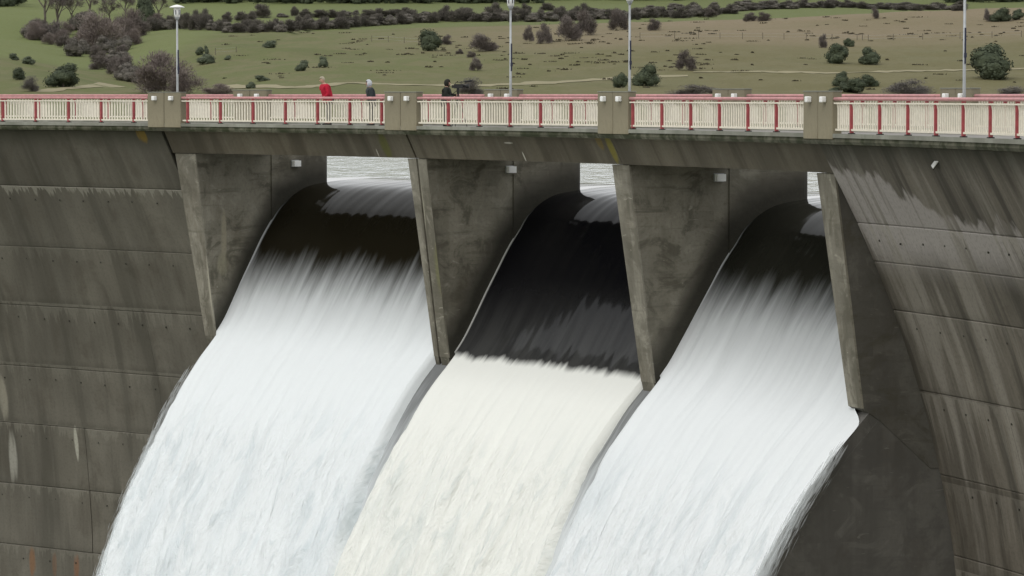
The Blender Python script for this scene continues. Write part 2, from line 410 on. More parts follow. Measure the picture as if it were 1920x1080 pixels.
path('shore_path', [(70, 173), (120, 167), (170, 163), (212, 160)], 5.0)
path('hill_path', [(1300, 136), (1400, 135), (1560, 138), (1700, 134), (1900, 130), (1960, 129)], 4.2)

# ------------------------------------------------------------------ water of the reservoir, river and valley below
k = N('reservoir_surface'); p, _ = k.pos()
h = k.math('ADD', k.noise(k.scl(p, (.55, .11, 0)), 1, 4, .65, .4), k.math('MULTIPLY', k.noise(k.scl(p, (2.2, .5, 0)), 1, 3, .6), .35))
M['lake'] = k.fin(k.bsdf((.56, .60, .60), .08, 1.0, bump=h, bstr=1.0, bdist=.7, ior=1.33))  # near-white base stands in for bright sky reflected off the water
b0, b1 = PIERA[0][0], PIERA[3][1]
V = []; F = []
def ring(oo, aa, keep=lambda o, a: True):
    b = len(V)
    for o in oo:
        for a in aa: q = W(a, o, -2.27); V.append(tuple(q))
    n = len(aa)
    for j in range(len(oo) - 1):
        for i in range(n - 1):
            if keep((oo[j] + oo[j + 1]) / 2, (aa[i] + aa[i + 1]) / 2):
                k_ = b + j * n + i; F.append((k_, k_ + 1, k_ + 1 + n, k_ + n))
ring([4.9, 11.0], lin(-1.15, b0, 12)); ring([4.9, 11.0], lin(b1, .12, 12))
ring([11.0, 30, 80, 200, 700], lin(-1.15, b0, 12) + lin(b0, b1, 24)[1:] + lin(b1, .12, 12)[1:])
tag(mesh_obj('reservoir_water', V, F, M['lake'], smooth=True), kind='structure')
ax, ay = -.857, -.514
def vz(x, y):
    dx, dy = x - 5, y - 138
    perp = abs(dx * ay - dy * ax)
    s_ = max(0, (perp - 12) / 130) ** 1.3
    return -35.5 + min(46, 40 * s_) + .8 * mn.noise(Vector((x / 20, y / 20, 0))) * min(1, s_ * 6)
def vkeep(x, y):
    r = math.hypot(x - CX, y - CY); a = -math.atan2(y - CY, x - CX)
    a = math.atan2(-(y - CY), x - CX)
    return not (r > R + 5.2 and -1.3 < a < .1)
grid('valley_ground', lin(-320, 160, 96), lin(-140, 230, 80), vz, M['grass'], keep=vkeep, kind='structure')
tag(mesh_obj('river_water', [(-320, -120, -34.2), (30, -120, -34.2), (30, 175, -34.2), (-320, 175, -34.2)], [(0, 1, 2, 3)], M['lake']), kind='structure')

# ------------------------------------------------------------------ the dam walls: lifts of concrete blocks
dam = empty('dam_wall', W(-.85, 0, 0), label='dark weathered concrete dam face left of the spillway, built in horizontal lifts', cat='dam')
damr = empty('dam_wall', W(-.25, 0, 0), label='streaked brown concrete dam face right of the spillway, under the mossy coping', cat='dam')
def child(o, root):
    o.parent = root; o.matrix_parent_inverse.identity(); o.location = o.location - root.location; return o
def wall_profile(z0, z1, proud, back):
    n = max(2, int((z0 - z1) / .65)); c = .03
    zs = [z0 - .006] + [z0 - .006 - c] + [z0 + (z1 - z0) * i / n for i in range(1, n)] + [z1 + .006 + c, z1 + .006]
    out = []
    for i, z in enumerate(zs):
        e = .02 if i in (0, len(zs) - 1) else 0
        out.append((wall_o(z) - proud + e, z))
    return out + [(wall_o(z1) + back, z1 + .006), (wall_o(z0) + back, z0 - .006)]
LIFTS_L = [-.28, -2.65, -5.27, -7.85, -10.55, -13.1, -15.8, -18.5, -21.2, -24, -27, -30, -35]
LIFTS_R = [-.28, -2.62, -3.77, -5.23, -7.65, -10.2, -12.65, -15.3, -18, -21, -24, -27, -30, -35]
def wall(root, aa0, aa1, lifts, joints, mat):
    # dark core behind the joints
    prof = [(wall_o(z) + .06, z) for z in ([-.3] + lifts[1:])]
    mb = MB(); mb.sweep(prof + [(5.2, -35), (5.2, -.3)] if False else prof + [(wall_o(-35) + .9, -35), (5.0 if False else wall_o(-35) + .9, -.3)], aa0, aa1)
    child(mb.build('wall_core', M['joint']), root)
    for z0, z1 in zip(lifts, lifts[1:]):
        js = [aa0] + sorted(j for (j, zt, zb) in joints if z0 <= zt + .1 and z0 > zb + .1) + [aa1]
        for a0, a1 in zip(js, js[1:]):
            g = .006 / R
            mb = MB(); mb.sweep(wall_profile(z0, z1, random.uniform(0, .03), .3), a0 + (g if a0 != aa0 else 0), a1 - (g if a1 != aa1 else 0))
            child(mb.build('concrete_block', mat), root)
wall(dam, -1.12, -.7690, LIFTS_L, [(-.8193, -7.85, -13.1), (-.8665, -13.1, -24), (-.935, 0, -13), (-.985, -5, -30), (-.905, -2.6, -5.3), (-.843, -18.4, -22)], M['wall_l'])
wall(damr, -.3390, .06, LIFTS_R, [(-.2835, -7.65, -12.65), (-.2895, -12.65, -20), (-.225, -3, -30), (-.17, 0, -12)], M['wall_r'])
def holes(root, lifts, us, dz):
    mb = MB()
    for z0 in lifts[1:8]:
        sh = random.uniform(0, 1.4); z = z0 - dz
        u = us[0] + sh
        while u < us[1]:
            a = u / R; Mx = frame(a, wall_o(z) - .037, z + random.uniform(-.04, .04))
            mb.tube([Mx @ Vector((0, -.004, 0)), Mx @ Vector((0, .03, 0))], .034, 6)
            u += 1.5 + random.uniform(-.08, .08)
    o = mb.build('tie_hole', M['core'], kind='stuff'); child(o, root)
holes(dam, LIFTS_L, (-95, -79), .55); holes(damr, [-.28, -2.62, -5.23, -7.65, -10.2, -12.65], (-34, -20), .5)

# ------------------------------------------------------------------ piers
def pier(i, a0, a1, label):
    r = empty('spillway_pier', W((a0 + a1) / 2, 1, -8), label=label, cat='pier', group='concrete piers between the spillway bays')
    top = -1.16
    nose = lambda z: 1.02 + (1.98 - 1.02) * (top - z) / 7.2
    zs = [top - .01, -3.4, -5.8, -7.7, -8.15 if i == 3 else -8.45]
    lower = [(2.5, -8.5), (4.2, -10)] if i == 3 else [(2.2, -9.3), (2.6, -10)]
    def prof(o0): return [(nose(z) + o0, z) for z in zs] + [(p[0] + o0, p[1]) for p in lower] + [(4.85, -10), (4.85, top - .01)]
    if i == 1:
        gap = .06 / R; mid = (a0 + a1) / 2 - .02 / R
        parts = [(a0, mid - gap, 0), (mid + gap, a1, 0)]
    else: parts = [(a0, a1, 0)]
    for (x0, x1, o0) in parts:
        # shell: nose strip and side walls
        P_ = prof(o0)
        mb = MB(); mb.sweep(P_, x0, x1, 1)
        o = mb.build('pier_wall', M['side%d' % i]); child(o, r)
        mb = MB(); ins = .02
        fr = [(p[0] - .012, p[1]) for p in P_[:5]]; bk = [(p[0] + .05, p[1]) for p in P_[:5]][::-1]
        mb.sweep(fr + bk, x0 - .006 / R, x1 + .006 / R, 1)
        child(mb.build('pier_nose', M['nose']), r)
    if i == 1:
        mb = MB(); mb.sweep([(nose(z) + .22, z) for z in zs] + [(3, -8.7), (3, top)], mid - gap * 1.2, mid + gap * 1.2, 1); child(mb.build('joint_filler', M['core']), r)
    if True:                                     # the left side draws in downwards
        for ch in r.children:
            for v_ in ch.data.vertices:
                p = v_.co.copy()
                t = math.atan2(-(p.y - CY), p.x - CX); rr_ = math.hypot(p.x - CX, p.y - CY)
                if t < a0 + .0015 and rr_ < R + 4.7:
                    t += (.0062, .0026, .0027, .0030)[i] * max(0, min(1, (-1.2 - p.z) / 7.0)); q = Vector((CX + rr_ * math.cos(t), CY - rr_ * math.sin(t), p.z)); v_.co = q
    # upstream half with a rounded cutwater
    mb = MB(); am = (a0 + a1) / 2; hw = (a1 - a0) / 2 + .05 / R
    ring_ = []
    L0, L1 = 4.86, (7.58, 7.66, 7.68, 7.6)[i]
    ring_.append((-1, L0)); ring_.append((-1, L1))
    for t in range(1, 12): th = PI - PI * t / 12; ring_.append((math.cos(th), L1 + .52 * math.sin(th)))
    ring_.append((1, L1)); ring_.append((1, L0))
    b = 0; V_ = []; U_ = []; F_ = []
    for j in range(len(ring_)):
        p_, q_ = ring_[j], ring_[(j + 1) % len(ring_)]
        k0 = len(V_)
        for (c_, o_) in (p_, q_):
            for z in (top - .01, -10): V_.append(W(am + hw * c_, o_, z)); U_.append((a1 * R + o_ + (.2 * c_), z))
        F_.append((k0, k0 + 2, k0 + 3, k0 + 1))
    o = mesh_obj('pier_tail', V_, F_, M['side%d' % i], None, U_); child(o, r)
    return r
pier(0, *PIERA[0], 'narrow concrete pier at the left end of the spillway, pale streak down its nose')
pier(1, *PIERA[1], 'concrete pier split by a dark joint, between the left and middle waterfalls')
pier(2, *PIERA[2], 'concrete pier with a pale narrow nose, between the middle and right waterfalls')
pier(3, *PIERA[3], 'concrete pier at the right end of the spillway, beside the streaked dam face')

# ------------------------------------------------------------------ chute body under the water
CH = [(o + .60, z - .12) if z < -8 else (o + .12, z - .45) for (o, z) in OGEE]
prof = [p for p in CH]
mb = MB(); mb.sweep(CH + [(7.5, -34.6), (11, -34.6)], PIERA[0][1] - .15 / R, PIERA[3][1] - .0002)
tag(mb.build('spillway_chute', M['chute'], smooth=False), 'dark wet concrete spillway body under the three waterfalls, its flank bare on the right', 'spillway')

mb = MB(); tw = [(o + .16, z - .05) for (o, z) in OGEE if z < -7.6]
mb.sweep(tw + [(p[0] + 1.4, p[1]) for p in tw[::-1]], PIERA[3][0] + .35 / R, PIERA[3][1] - .03 / R)
tag(mb.build('training_wall', M['chute']), 'low concrete wall along the right edge of the right waterfall', 'wall')

# ------------------------------------------------------------------ deck, beams, coping, kerbs
def span_root(name, a, **k): return empty(name, W(a, 0, -.3), **k)
JO = [-.7672, -.6142, -.4805, -.3388]
labels = ['long concrete deck beam over the left spillway opening', 'concrete deck beam over the middle spillway opening, white drip mark near its centre', 'concrete deck beam over the right spillway opening, yellow lichen at its left end']
for i in range(3):
    a0, a1 = JO[i], JO[i + 1]
    g0 = .055 / R if i == 1 else .012 / R; g1 = .055 / R if i == 0 else .012 / R
    r = span_root('bridge_span', (a0 + a1) / 2, label=labels[i], cat='bridge span')
    mb = MB(); mb.sweep([(wall_o(-.285), -.285), (wall_o(-.7), -.7), (wall_o(-1.15) - .01, -1.15), (1.5, -1.15), (1.4, -.285)], a0 + g0, a1 - g1)
    child(mb.build('edge_beam', M['girder']), r)
    mb = MB(); mb.sweep([(4.15, -.285), (4.15, -1.1), (4.7, -1.1), (4.7, -.285)], a0 + g0, a1 - g1); child(mb.build('rear_beam', M['girder']), r)
    mb = MB(); mb.sweep([(1.4, -.29), (1.4, -.5), (4.15, -.5), (4.15, -.29)], a0 + g0, a1 - g1); child(mb.build('deck_slab', M['girder']), r)
cr = empty('crest_walkway', W(-.5, 2.4, 0), kind='structure')
mb = MB(); mb.sweep([(.34, -.28), (.34, 0.0), (4.30, 0.0), (4.30, -.28)], -1.12, .06); child(mb.build('roadway', M['road']), cr)
mb = MB(); mb.sweep([(.05, -.088), (.04, -.19), (.10, -.279), (.34, -.279), (.34, -.088)], -1.12, .06); o = mb.build('coping', M['coping']); child(o, cr)
mb = MB(); mb.sweep([(.0, -.085), (.0, .035), (.3, .035), (.3, -.085)], -1.12, .06); o = mb.build('kerb', M['kerb']); child(o, cr)
mb = MB(); mb.sweep([(4.33, -.28), (4.33, .12), (4.72, .12), (4.72, -.28)], -1.12, .06); o = mb.build('kerb', M['kerb']); child(o, cr)

# ------------------------------------------------------------------ parapet pillars
def box_mesh(name, sx, sy, sz, mat, bev=0):
    mb = MB(); from mathutils import Matrix
    mb.box(Matrix.Identity(4), sx, sy, sz); me = bpy.data.meshes.new(name); me.from_pydata([tuple(v) for v in mb.v], [], mb.f)
    l = me.uv_layers.new(name='UVMap')
    flat = []
    for lp in me.loops: flat.extend(mb.uv[lp.vertex_index])
    l.data.foreach_set('uv', flat)
    me.materials.append(mat)
    if bev:
        bm = bmesh.new(); bm.from_mesh(me); bmesh.ops.bevel(bm, geom=bm.edges, offset=bev, segments=1, affect='EDGES'); bm.to_mesh(me); bm.free()
    return me
half_near = box_mesh('pillar_half', 1.03, .30, 1.37, M['pillar'], .015)
half_far = box_mesh('pillar_half', 1.03, .30, 1.30, M['pillar'], .015)
capm = box_mesh('cap', 1.05, .32, .03, M['kerb'], .004)
lampm = box_mesh('light_box', .18, .16, .17, M['white'], .02)
from mathutils import Matrix
def pillar(ac, near, label):
    r = bpy.data.objects.new('parapet_pillar', None); COL.objects.link(r)
    o_ = .13 if near else 4.50; zb = -.13 if near else .03; hh = 1.37 if near else 1.30
    r.matrix_basis = frame(ac, o_, zb); tag(r, label, 'pillar', 'near parapet pillars' if near else 'far parapet pillars')
    for s in (-1, 1):
        inst('pillar_half', half_near if near else half_far, r, Matrix.Translation((s * .53, 0, hh / 2)))
        inst('cap', capm, r, Matrix.Translation((s * .53, 0, hh + .0155)))
        inst('light_box', lampm, r, Matrix.Translation((s * .53, -.225, hh - .22)))
NP = [-.7607, -.6104, -.4702, -.3290]
wh = ['over the left end of the spillway', 'between the walkers and the camera operator', 'right of the camera operator, over yellow lichen', 'over the right end of the spillway']
for i, a in enumerate(NP): pillar(a, True, 'squat concrete parapet pillar with two white lights, front railing, ' + wh[i])
for i, a in enumerate([-.7607, -.6098, -.4702, -.3280]):
    pillar(a, False, 'far side concrete parapet pillar with two small white lights, ' + ['behind the left bay railing', 'behind the middle bay railing, beside a lamp post', 'behind the right bay railing', 'behind the railing at the far right, beside a lamp post'][i])

# ------------------------------------------------------------------ railings
bal = None
def baluster_mesh():
    mb = MB(); w2, d2 = .033, .016
    pts = [(0, .10), (0, .72), (-.02, .82), (-.055, .90)]
    b = len(mb.v)
    for (y, z) in pts:
        for sx, sy in ((-1, -1), (1, -1), (1, 1), (-1, 1)): mb.v.append(Vector((sx * w2, y + sy * d2, z))); mb.uv.append((sx * w2, z))
    for i in range(len(pts) - 1):
        for k_ in range(4): a = i * 4 + k_; c_ = i * 4 + (k_ + 1) % 4; mb.f.append((a, c_, c_ + 4, a + 4))
    mb.f.append((0, 3, 2, 1)); n = len(pts) * 4 - 4; mb.f.append((n, n + 1, n + 2, n + 3))
    me = bpy.data.meshes.new('baluster'); me.from_pydata([tuple(v) for v in mb.v], [], mb.f); me.materials.append(M['cream']); return me
balm = baluster_mesh()
postm = box_mesh('post', .07, .11, 1.02, M['red'], .008)
footm = box_mesh('foot_plate', .16, .16, .03, M['black'])
PITCHB = 2.07 / R
def railing(a_first, n, o_, label, ext0=None, ext1=None, sp=PITCHB, near=True, zb=.035):
    r = bpy.data.objects.new('railing', None); COL.objects.link(r); r.location = W(a_first, o_, zb)
    tag(r, label, 'railing', 'front railing sections' if near else 'rear railing sections')
    inv = Matrix.Translation(-Vector(r.location))
    e0 = ext0 if ext0 is not None else a_first; e1 = ext1 if ext1 is not None else a_first + sp * (n - 1)
    posts = [a_first + sp * i for i in range(n)]
    for a in posts:
        inst('post', postm, r, inv @ frame(a, o_, zb + .51)); inst('foot_plate', footm, r, inv @ frame(a, o_, zb + .0155))
    mb = MB(); nn = max(2, int((e1 - e0) * R / .7))
    mb.tube([W(e0 + (e1 - e0) * i / nn, o_ - .05, zb + 1.0) for i in range(nn + 1)], .05, 8); child(mb.build('top_rail', M['pinkred'], smooth=True), r)
    for z, nm, rr in ((.115, 'bottom_rail', .028), (.875, 'upper_rail', .02)):
        mb = MB(); mb.sweep([(o_ - .03 - (.05 if z > .5 else 0), zb + z - rr), (o_ - .03 - (.05 if z > .5 else 0), zb + z + rr), (o_ + .012 - (.05 if z > .5 else 0), zb + z + rr), (o_ + .012 - (.05 if z > .5 else 0), zb + z - rr)], e0, e1, nn)
        child(mb.build(nm, M['cream']), r)
    bounds = ([e0] if e0 < posts[0] - .3 / R else []) + posts + ([e1] if e1 > posts[-1] + .3 / R else [])
    jb = MB()
    for a0, a1 in zip(bounds, bounds[1:]):
        nb = max(1, round((a1 - a0) * R / .172))
        for q in range(1, nb):
            a = a0 + (a1 - a0) * q / nb
            if near: inst('baluster', balm, r, inv @ frame(a, o_, zb))
            else:
                Mx = frame(a, o_, zb); jb.box(Mx, .06, .03, .8, (0, 0, .5))
    if not near: o = jb.build('baluster', M['cream'], kind='stuff'); child(o, r)
    return r
pw = 1.07 / R
sec = [(-.8616 - 4 * 2.056 / R, 9, 2.056, -.8616 - 4.4 * 2.056 / R, NP[0] - pw, 'front railing left of the first concrete pillar, cream balusters and red posts'),
       (-.7473, 7, 2.095, NP[0] + pw, NP[1] - pw, 'front railing in front of the person in red, between the first two pillars'),
       (-.5808, 5, 2.058, NP[1] + pw, NP[2] - pw, 'front railing in front of the camera operator, between the second and third pillars'),
       (-.4586, 6, 2.002, NP[2] + pw, NP[3] - pw, 'front railing over the right spillway bay, between the third and fourth pillars'),
       (-.3075, 12, 2.075, NP[3] + pw, -.08, 'front railing right of the last concrete pillar, above the mossy coping')]
for (a, n, sp, e0, e1, lb) in sec: railing(a, n, .10, lb, e0, e1, sp / R)
FPc = [-.7607, -.6098, -.4702, -.3280]
fs = [(-.96, FPc[0] - pw), (FPc[0] + pw, FPc[1] - pw), (FPc[1] + pw, FPc[2] - pw), (FPc[2] + pw, FPc[3] - pw), (FPc[3] + pw, -.08)]
fl = ['behind the left dam face', 'behind the two walkers', 'behind the camera operator', 'behind the right spillway bay', 'above the right dam face']
for (e0, e1), t in zip(fs, fl):
    n = max(2, int((e1 - e0) * R / 2.05)); off = ((e1 - e0) - (n - 1) * 2.05 / R) / 2
    railing(e0 + off, n, 4.5, 'rear railing on the far side of the crest, ' + t, e0, e1, 2.05 / R, near=False, zb=.125)

# ------------------------------------------------------------------ lamp posts
def lamp(a, o_, label):
    r = bpy.data.objects.new('street_lamp', None); COL.objects.link(r); Fm = frame(a, o_, 0.0); r.matrix_basis = Fm
    tag(r, label, 'lamp post', 'lamp posts on the crest')
    def part(nm, mb, m, par=r, sm=True): return mb.build(nm, m, par, smooth=sm)
    mb = MB(); mb.tube([(0, 0, .0), (0, 0, 1.2), (0, 0, 4.12)], [.052, .046, .036], 10); part('pole', mb, M['galv'])
    mb = MB(); mb.tube([(0, 0, .002), (0, 0, .03)], .14, 12); part('base_plate', mb, M['galv'], sm=False)
    mb = MB(); mb.box(Matrix.Identity(4), .035, .04, .95, (.062, 0, 2.45)); mb.box(Matrix.Identity(4), .06, .06, .12, (.07, 0, 2.2)); part('cable_cover', mb, M['navy'], sm=False)
    mb = MB(); mb.tube([(0, 0, 4.10), (0, 0, 4.18), (0, 0, 4.22)], [.05, .09, .10], 10); part('collar', mb, M['galv'])
    mb = MB(); mb.tube([(0, 0, 4.22), (0, 0, 4.58)], [.115, .135], 12); ln = part('lantern', mb, M['white'])
    mb = MB()
    for t in range(6): th = t * PI / 3; mb.box(Matrix.Rotation(th, 4, 'Z'), .012, .03, .18, (.136, 0, 4.40))
    part('grille', mb, M['navy'], ln, False)
    mb = MB(); mb.tube([(0, 0, 4.585), (0, 0, 4.61), (0, 0, 4.66), (0, 0, 4.70)], [.29, .30, .18, .03], 20); part('cap', mb, M['white'])
lamp(-.7577, .42, 'grey lamp post with white disc cap, behind the leftmost pillar')
lamp(-.5444, .36, 'grey lamp post right of the camera operator, top of its white lantern just in view')
lamp(-.4668, .42, 'grey lamp post behind the third pillar, its lantern cut off by the top edge')
lamp(-.2327, .36, 'grey lamp post near the big round oak at far right')

# ------------------------------------------------------------------ floodlights under the deck, plate on the wall
def floodlight(a, o_, z, label):
    r = bpy.data.objects.new('floodlight', None); COL.objects.link(r); r.matrix_basis = frame(a, o_, z); tag(r, label, 'floodlight', 'floodlights on the pier sides')
    mb = MB(); mb.box(Matrix.Identity(4), .16, .34, .24, (.13, 0, 0)); mb.build('housing', M['white'], r)
    mb = MB(); mb.box(Matrix.Identity(4), .05, .38, .28, (.025, 0, 0)); mb.build('bracket', M['galv'], r)
    mb = MB(); mb.box(Matrix.Identity(4), .004, .28, .18, (.213, 0, 0)); mb.build('glass', M['white'], r)
floodlight(PIERA[0][1] + .05 / R, 6.05, -1.62, 'small white floodlight on the first pier, under the left deck beam')
floodlight(PIERA[1][1] + .002 / R, 4.70, -1.60, 'small white floodlight on the second pier, under the middle deck beam')
floodlight(PIERA[2][1] + .002 / R, 4.45, -1.62, 'small white floodlight on the third pier, under the right deck beam')
r = bpy.data.objects.new('marker_plate', None); COL.objects.link(r); r.matrix_basis = frame(-26.6 / R, wall_o(-.7) - .05, -.7) @ Matrix.Rotation(-.55, 4, 'X') @ Matrix.Rotation(.35, 4, 'Y')
tag(r, 'small tilted white marker plate on the right dam face under the coping', 'marker')
mb = MB(); mb.box(Matrix.Identity(4), .26, .02, .30); mb.build('plate', M['white'], r)
mb = MB(); mb.box(Matrix.Identity(4), .30, .02, .36, (0, .021, 0)); mb.build('backing', M['core'], r)

# ------------------------------------------------------------------ the three sheets of falling water
def water_mat(name, z0, amp, wid, thin, foam, greyend, base=(.010, .010, .008), fz=-9.0, side=''):
    k = N(name); uv, u, v = k.uv()
    st = k.noise(k.scl(uv, (1.25, .16, 1)), 1, 4, .62, .3); st2 = k.noise(k.scl(uv, (5, .42, 1)), 1, 3, .55, .2)
    st3 = k.noise(k.scl(uv, (9, 2.4, 1)), 1, 3, .6, .5); lump = k.noise(k.scl(uv, (1.5, .60, 1)), 1, 5, .62, .7); big = k.noise(k.scl(uv, (.45, .16, 1)), 1, 3, .5, .3)
    at = k.t.nodes.new('ShaderNodeAttribute'); at.attribute_name = 'edge'; edge = at.outputs['Fac']; width = 13.0      # metres from the left edge
    s = k.math('ADD', k.math('MULTIPLY', k.math('SUBTRACT', st, .5), amp), k.math('MULTIPLY', k.math('SUBTRACT', st2, .5), amp * .20))
    zz = k.math('ADD', v, s)
    f = k.mr(zz, z0, z0 - wid)
    full = k.mr(k.math('ADD', v, k.math('MULTIPLY', s, .5)), z0 - wid * .6, greyend, thin, 1.0)
    f = k.math('MULTIPLY', f, full)
    haze = k.math('MULTIPLY', k.mr(k.math('ADD', v, k.math('MULTIPLY', s, 1.4)), -5.2, -8.5, 0, .05), k.mr(st, .38, .62, .5, 1)) if z0 < -7 else 0.0
    f = k.math('MAXIMUM', f, haze) if z0 < -7 else f
    ed = k.math('MULTIPLY', k.mr(edge, .16, .04), k.mr(v, -2.9, -4.2, 0, .55))
    f = k.math('MAXIMUM', f, ed)
    dk = tuple(x * .74 for x in foam)
    low = k.mr(v, -9.5, -12.5)
    body = k.mix(k.math('MULTIPLY', k.mr(big, .5, .66, 0, .45), low), foam, tuple(x * m_ for x, m_ in zip(foam, (.78, .82, .84))))
    body = k.mix(k.math('MULTIPLY', k.mr(lump, .51, .66, 0, .45), low), body, tuple(x * m_ for x, m_ in zip(foam, (.70, .75, .77))))
    body = k.mix(k.math('MULTIPLY', k.mr(st2, .60, .72, 0, .16), low), body, dk)
    bump = k.math('MULTIPLY', k.math('ADD', k.math('MULTIPLY', lump, 1.0), k.math('ADD', k.math('MULTIPLY', st2, .22), k.math('MULTIPLY', st3, .22))), k.math('ADD', k.math('MULTIPLY', low, .85), .15))
    fo = k.bsdf(body, .85, .2, bump=bump, bstr=.8, bdist=.28)
    wb = k.math('ADD', k.math('MULTIPLY', k.noise(k.scl(uv, (1.1, .18, 1)), 1, 2), 1.0), k.math('MULTIPLY', st2, .22))
    feather = k.mr(k.math('ADD', k.math('MULTIPLY', (edge if side == 'L' else k.math('SUBTRACT', width, edge)), 3.0), k.math('MULTIPLY', k.math('SUBTRACT', st2, .5), 1.5)), -.25, .25)
    feather = k.math('MAXIMUM', feather, k.mr(v, -10.5, -8.9))
    cl = k.bsdf(base, .085, .16, bump=wb, bstr=.28, bdist=.025, ior=1.33)
    ms = k.t.nodes.new('ShaderNodeMixShader'); k.put(ms.inputs[0], f); k.L(cl.outputs[0], ms.inputs[1]); k.L(fo.outputs[0], ms.inputs[2])
    if not side: return k.fin(ms)
    tr = k.t.nodes.new('ShaderNodeBsdfTransparent'); m2 = k.t.nodes.new('ShaderNodeMixShader')
    k.put(m2.inputs[0], feather); k.L(tr.outputs[0], m2.inputs[1]); k.L(ms.outputs[0], m2.inputs[2])
    return k.fin(m2)
M['fall1'] = water_mat('left_fall_water', -4.9, 2.2, 2.2, .60, (.765, .80, .81), -8.8, base=(.014, .012, .007), side='L')
M['fall2'] = water_mat('middle_fall_water', -8.15, .55, .34, .90, (.80, .81, .765), -9.5, base=(.006, .006, .007))
M['fall3'] = water_mat('right_fall_water', -4.6, 1.8, 2.0, .50, (.765, .795, .805), -9.2, base=(.016, .016, .012), side='R')
_cum = [0]
for p, q in zip(OGEE, OGEE[1:]): _cum.append(_cum[-1] + math.hypot(q[0] - p[0], q[1] - p[1]))
def og(s):
    return interp(s, _cum, [p[0] for p in OGEE]), interp(s, _cum, [p[1] for p in OGEE])
import bisect
def sheet(i, a0, a1, mat, label, fz):
    NU = 150; S = _cum[-1]; NS = 300
    V = []; U = []; E = []; F = []
    for j in range(NS + 1):
        s = S * j / NS; o, z = og(s); o2, z2 = og(min(S, s + .05)); o1, z1 = og(max(0, s - .05))
        t = Vector((o2 - o1, z2 - z1)).normalized(); nrm = Vector((t.y, -t.x))     # outward, downstream and up
        if nrm.y < 0 and nrm.x > 0: nrm = -nrm
        if nrm.x > 0 and z < -3: nrm = -nrm
        if z > -3.2: nrm = Vector((-abs(nrm.x), abs(nrm.y)))
        wild = sstep(z, -8.6, -13)
        for q in range(NU + 1):
            fq = q / NU
            eL = -wild * (.10 + .55 * sstep(z, -10, -17) + .3 * sstep(z, -17, -26)) + wild * .22 * mn.noise(Vector((s * .55, i * 7.1, 0))) + wild * .08 * mn.noise(Vector((s * 2.6, i * 7.1, 5)))
            eR = wild * (.10 + .55 * sstep(z, -10, -17) + .3 * sstep(z, -17, -26)) + wild * .22 * mn.noise(Vector((s * .55, i * 7.1 + 3, 9))) + wild * .08 * mn.noise(Vector((s * 2.6, i * 7.1, 15)))
            if i == 1: eL = min(eL, wild * .1)
            if i == 2: eR = .93 * sstep(z, -8.0, -8.6) + eR * .4
            u = a0 * R + eL + (a1 * R + eR - a0 * R - eL) * fq
            am = .012 + .07 * sstep(z, fz, fz - 2.5) + .10 * wild
            d = am * (mn.noise(Vector((u * .9, s * .12, i * 9.0))) * 1.3 + mn.noise(Vector((u * 2.6, s * .30, i * 9.0 + 4))) * .8 + .6 * wild * mn.noise(Vector((u * 5.5, s * .9, i * 3.0))))
            eg = min(fq, 1 - fq) * (a1 - a0) * R
            d -= .10 * wild * max(0, 1 - eg / .9) ** 2 + ((.50 * max(0, 1 - eg / .16) if not ((i == 2 and fq > .5) or (i == 0 and fq < .5)) else .10 * max(0, 1 - eg / 1.6)) if z < -8.3 else 0)
            V.append(W(u / R, o + nrm.x * d + (.22 if i else 0) * sstep(-z, 2.6, 4) * (1 - sstep(fq, .8, .97) if i == 2 and z < -7 else 1), z + nrm.y * d)); U.append((u, z if z > -6 else z)); E.append(fq * 13.0)
    n = NU + 1
    for j in range(NS):
        for q in range(NU): k_ = j * n + q; F.append((k_, k_ + n, k_ + n + 1, k_ + 1))
    o = mesh_obj('waterfall', V, F, mat, None, U, True)
    at = o.data.attributes.new('edge', 'FLOAT', 'POINT'); at.data.foreach_set('value', E)
    tag(o, label, 'waterfall', kind=None)
    return o
sheet(0, PIERA[0][1], PIERA[1][0] + .0025, M['fall1'], 'left sheet of water, turning from dark brown to white foam high up the chute', -5)
sheet(1, PIERA[1][1], PIERA[2][0] + .0026, M['fall2'], 'middle sheet of water, glassy black above a sharp line and creamy foam below', -8.3)
sheet(2, PIERA[2][1], PIERA[3][0] + .0028, M['fall3'], 'right sheet of white water beside the bare spillway flank', -5)

k = N('groove_shade_film'); uv, u, v = k.uv()
fn = k.noise(k.scl(uv, (5, .5, 1)), 1, 3, .6)
c = k.mix(k.mr(k.math('ADD', v, k.math('MULTIPLY', k.math('SUBTRACT', fn, .5), 6)), -8.8, -14.5), (.14, .145, .145), (.58, .61, .62))  # groove shadow painted in at the top, fading to pale spray mist below
M['film'] = k.fin(k.bsdf(c, .45, .3, bump=fn, bstr=.4, bdist=.05))
for (x0, x1) in ((PIERA[1][0], PIERA[1][1]), (PIERA[2][0], PIERA[2][1])):
    mb = MB(); P_ = [(o + .44, z - .08) for (o, z) in OGEE if z < -8.4]
    mb.sweep(P_ + [(p[0] + .5, p[1] - .02) for p in P_[::-1]], x0 - .2 / R, x1 + .2 / R)
    tag(mb.build('groove_film', M['film']), kind='stuff', label='thin film in the groove between two falls, shadow and spray mist in its colour', cat='water')
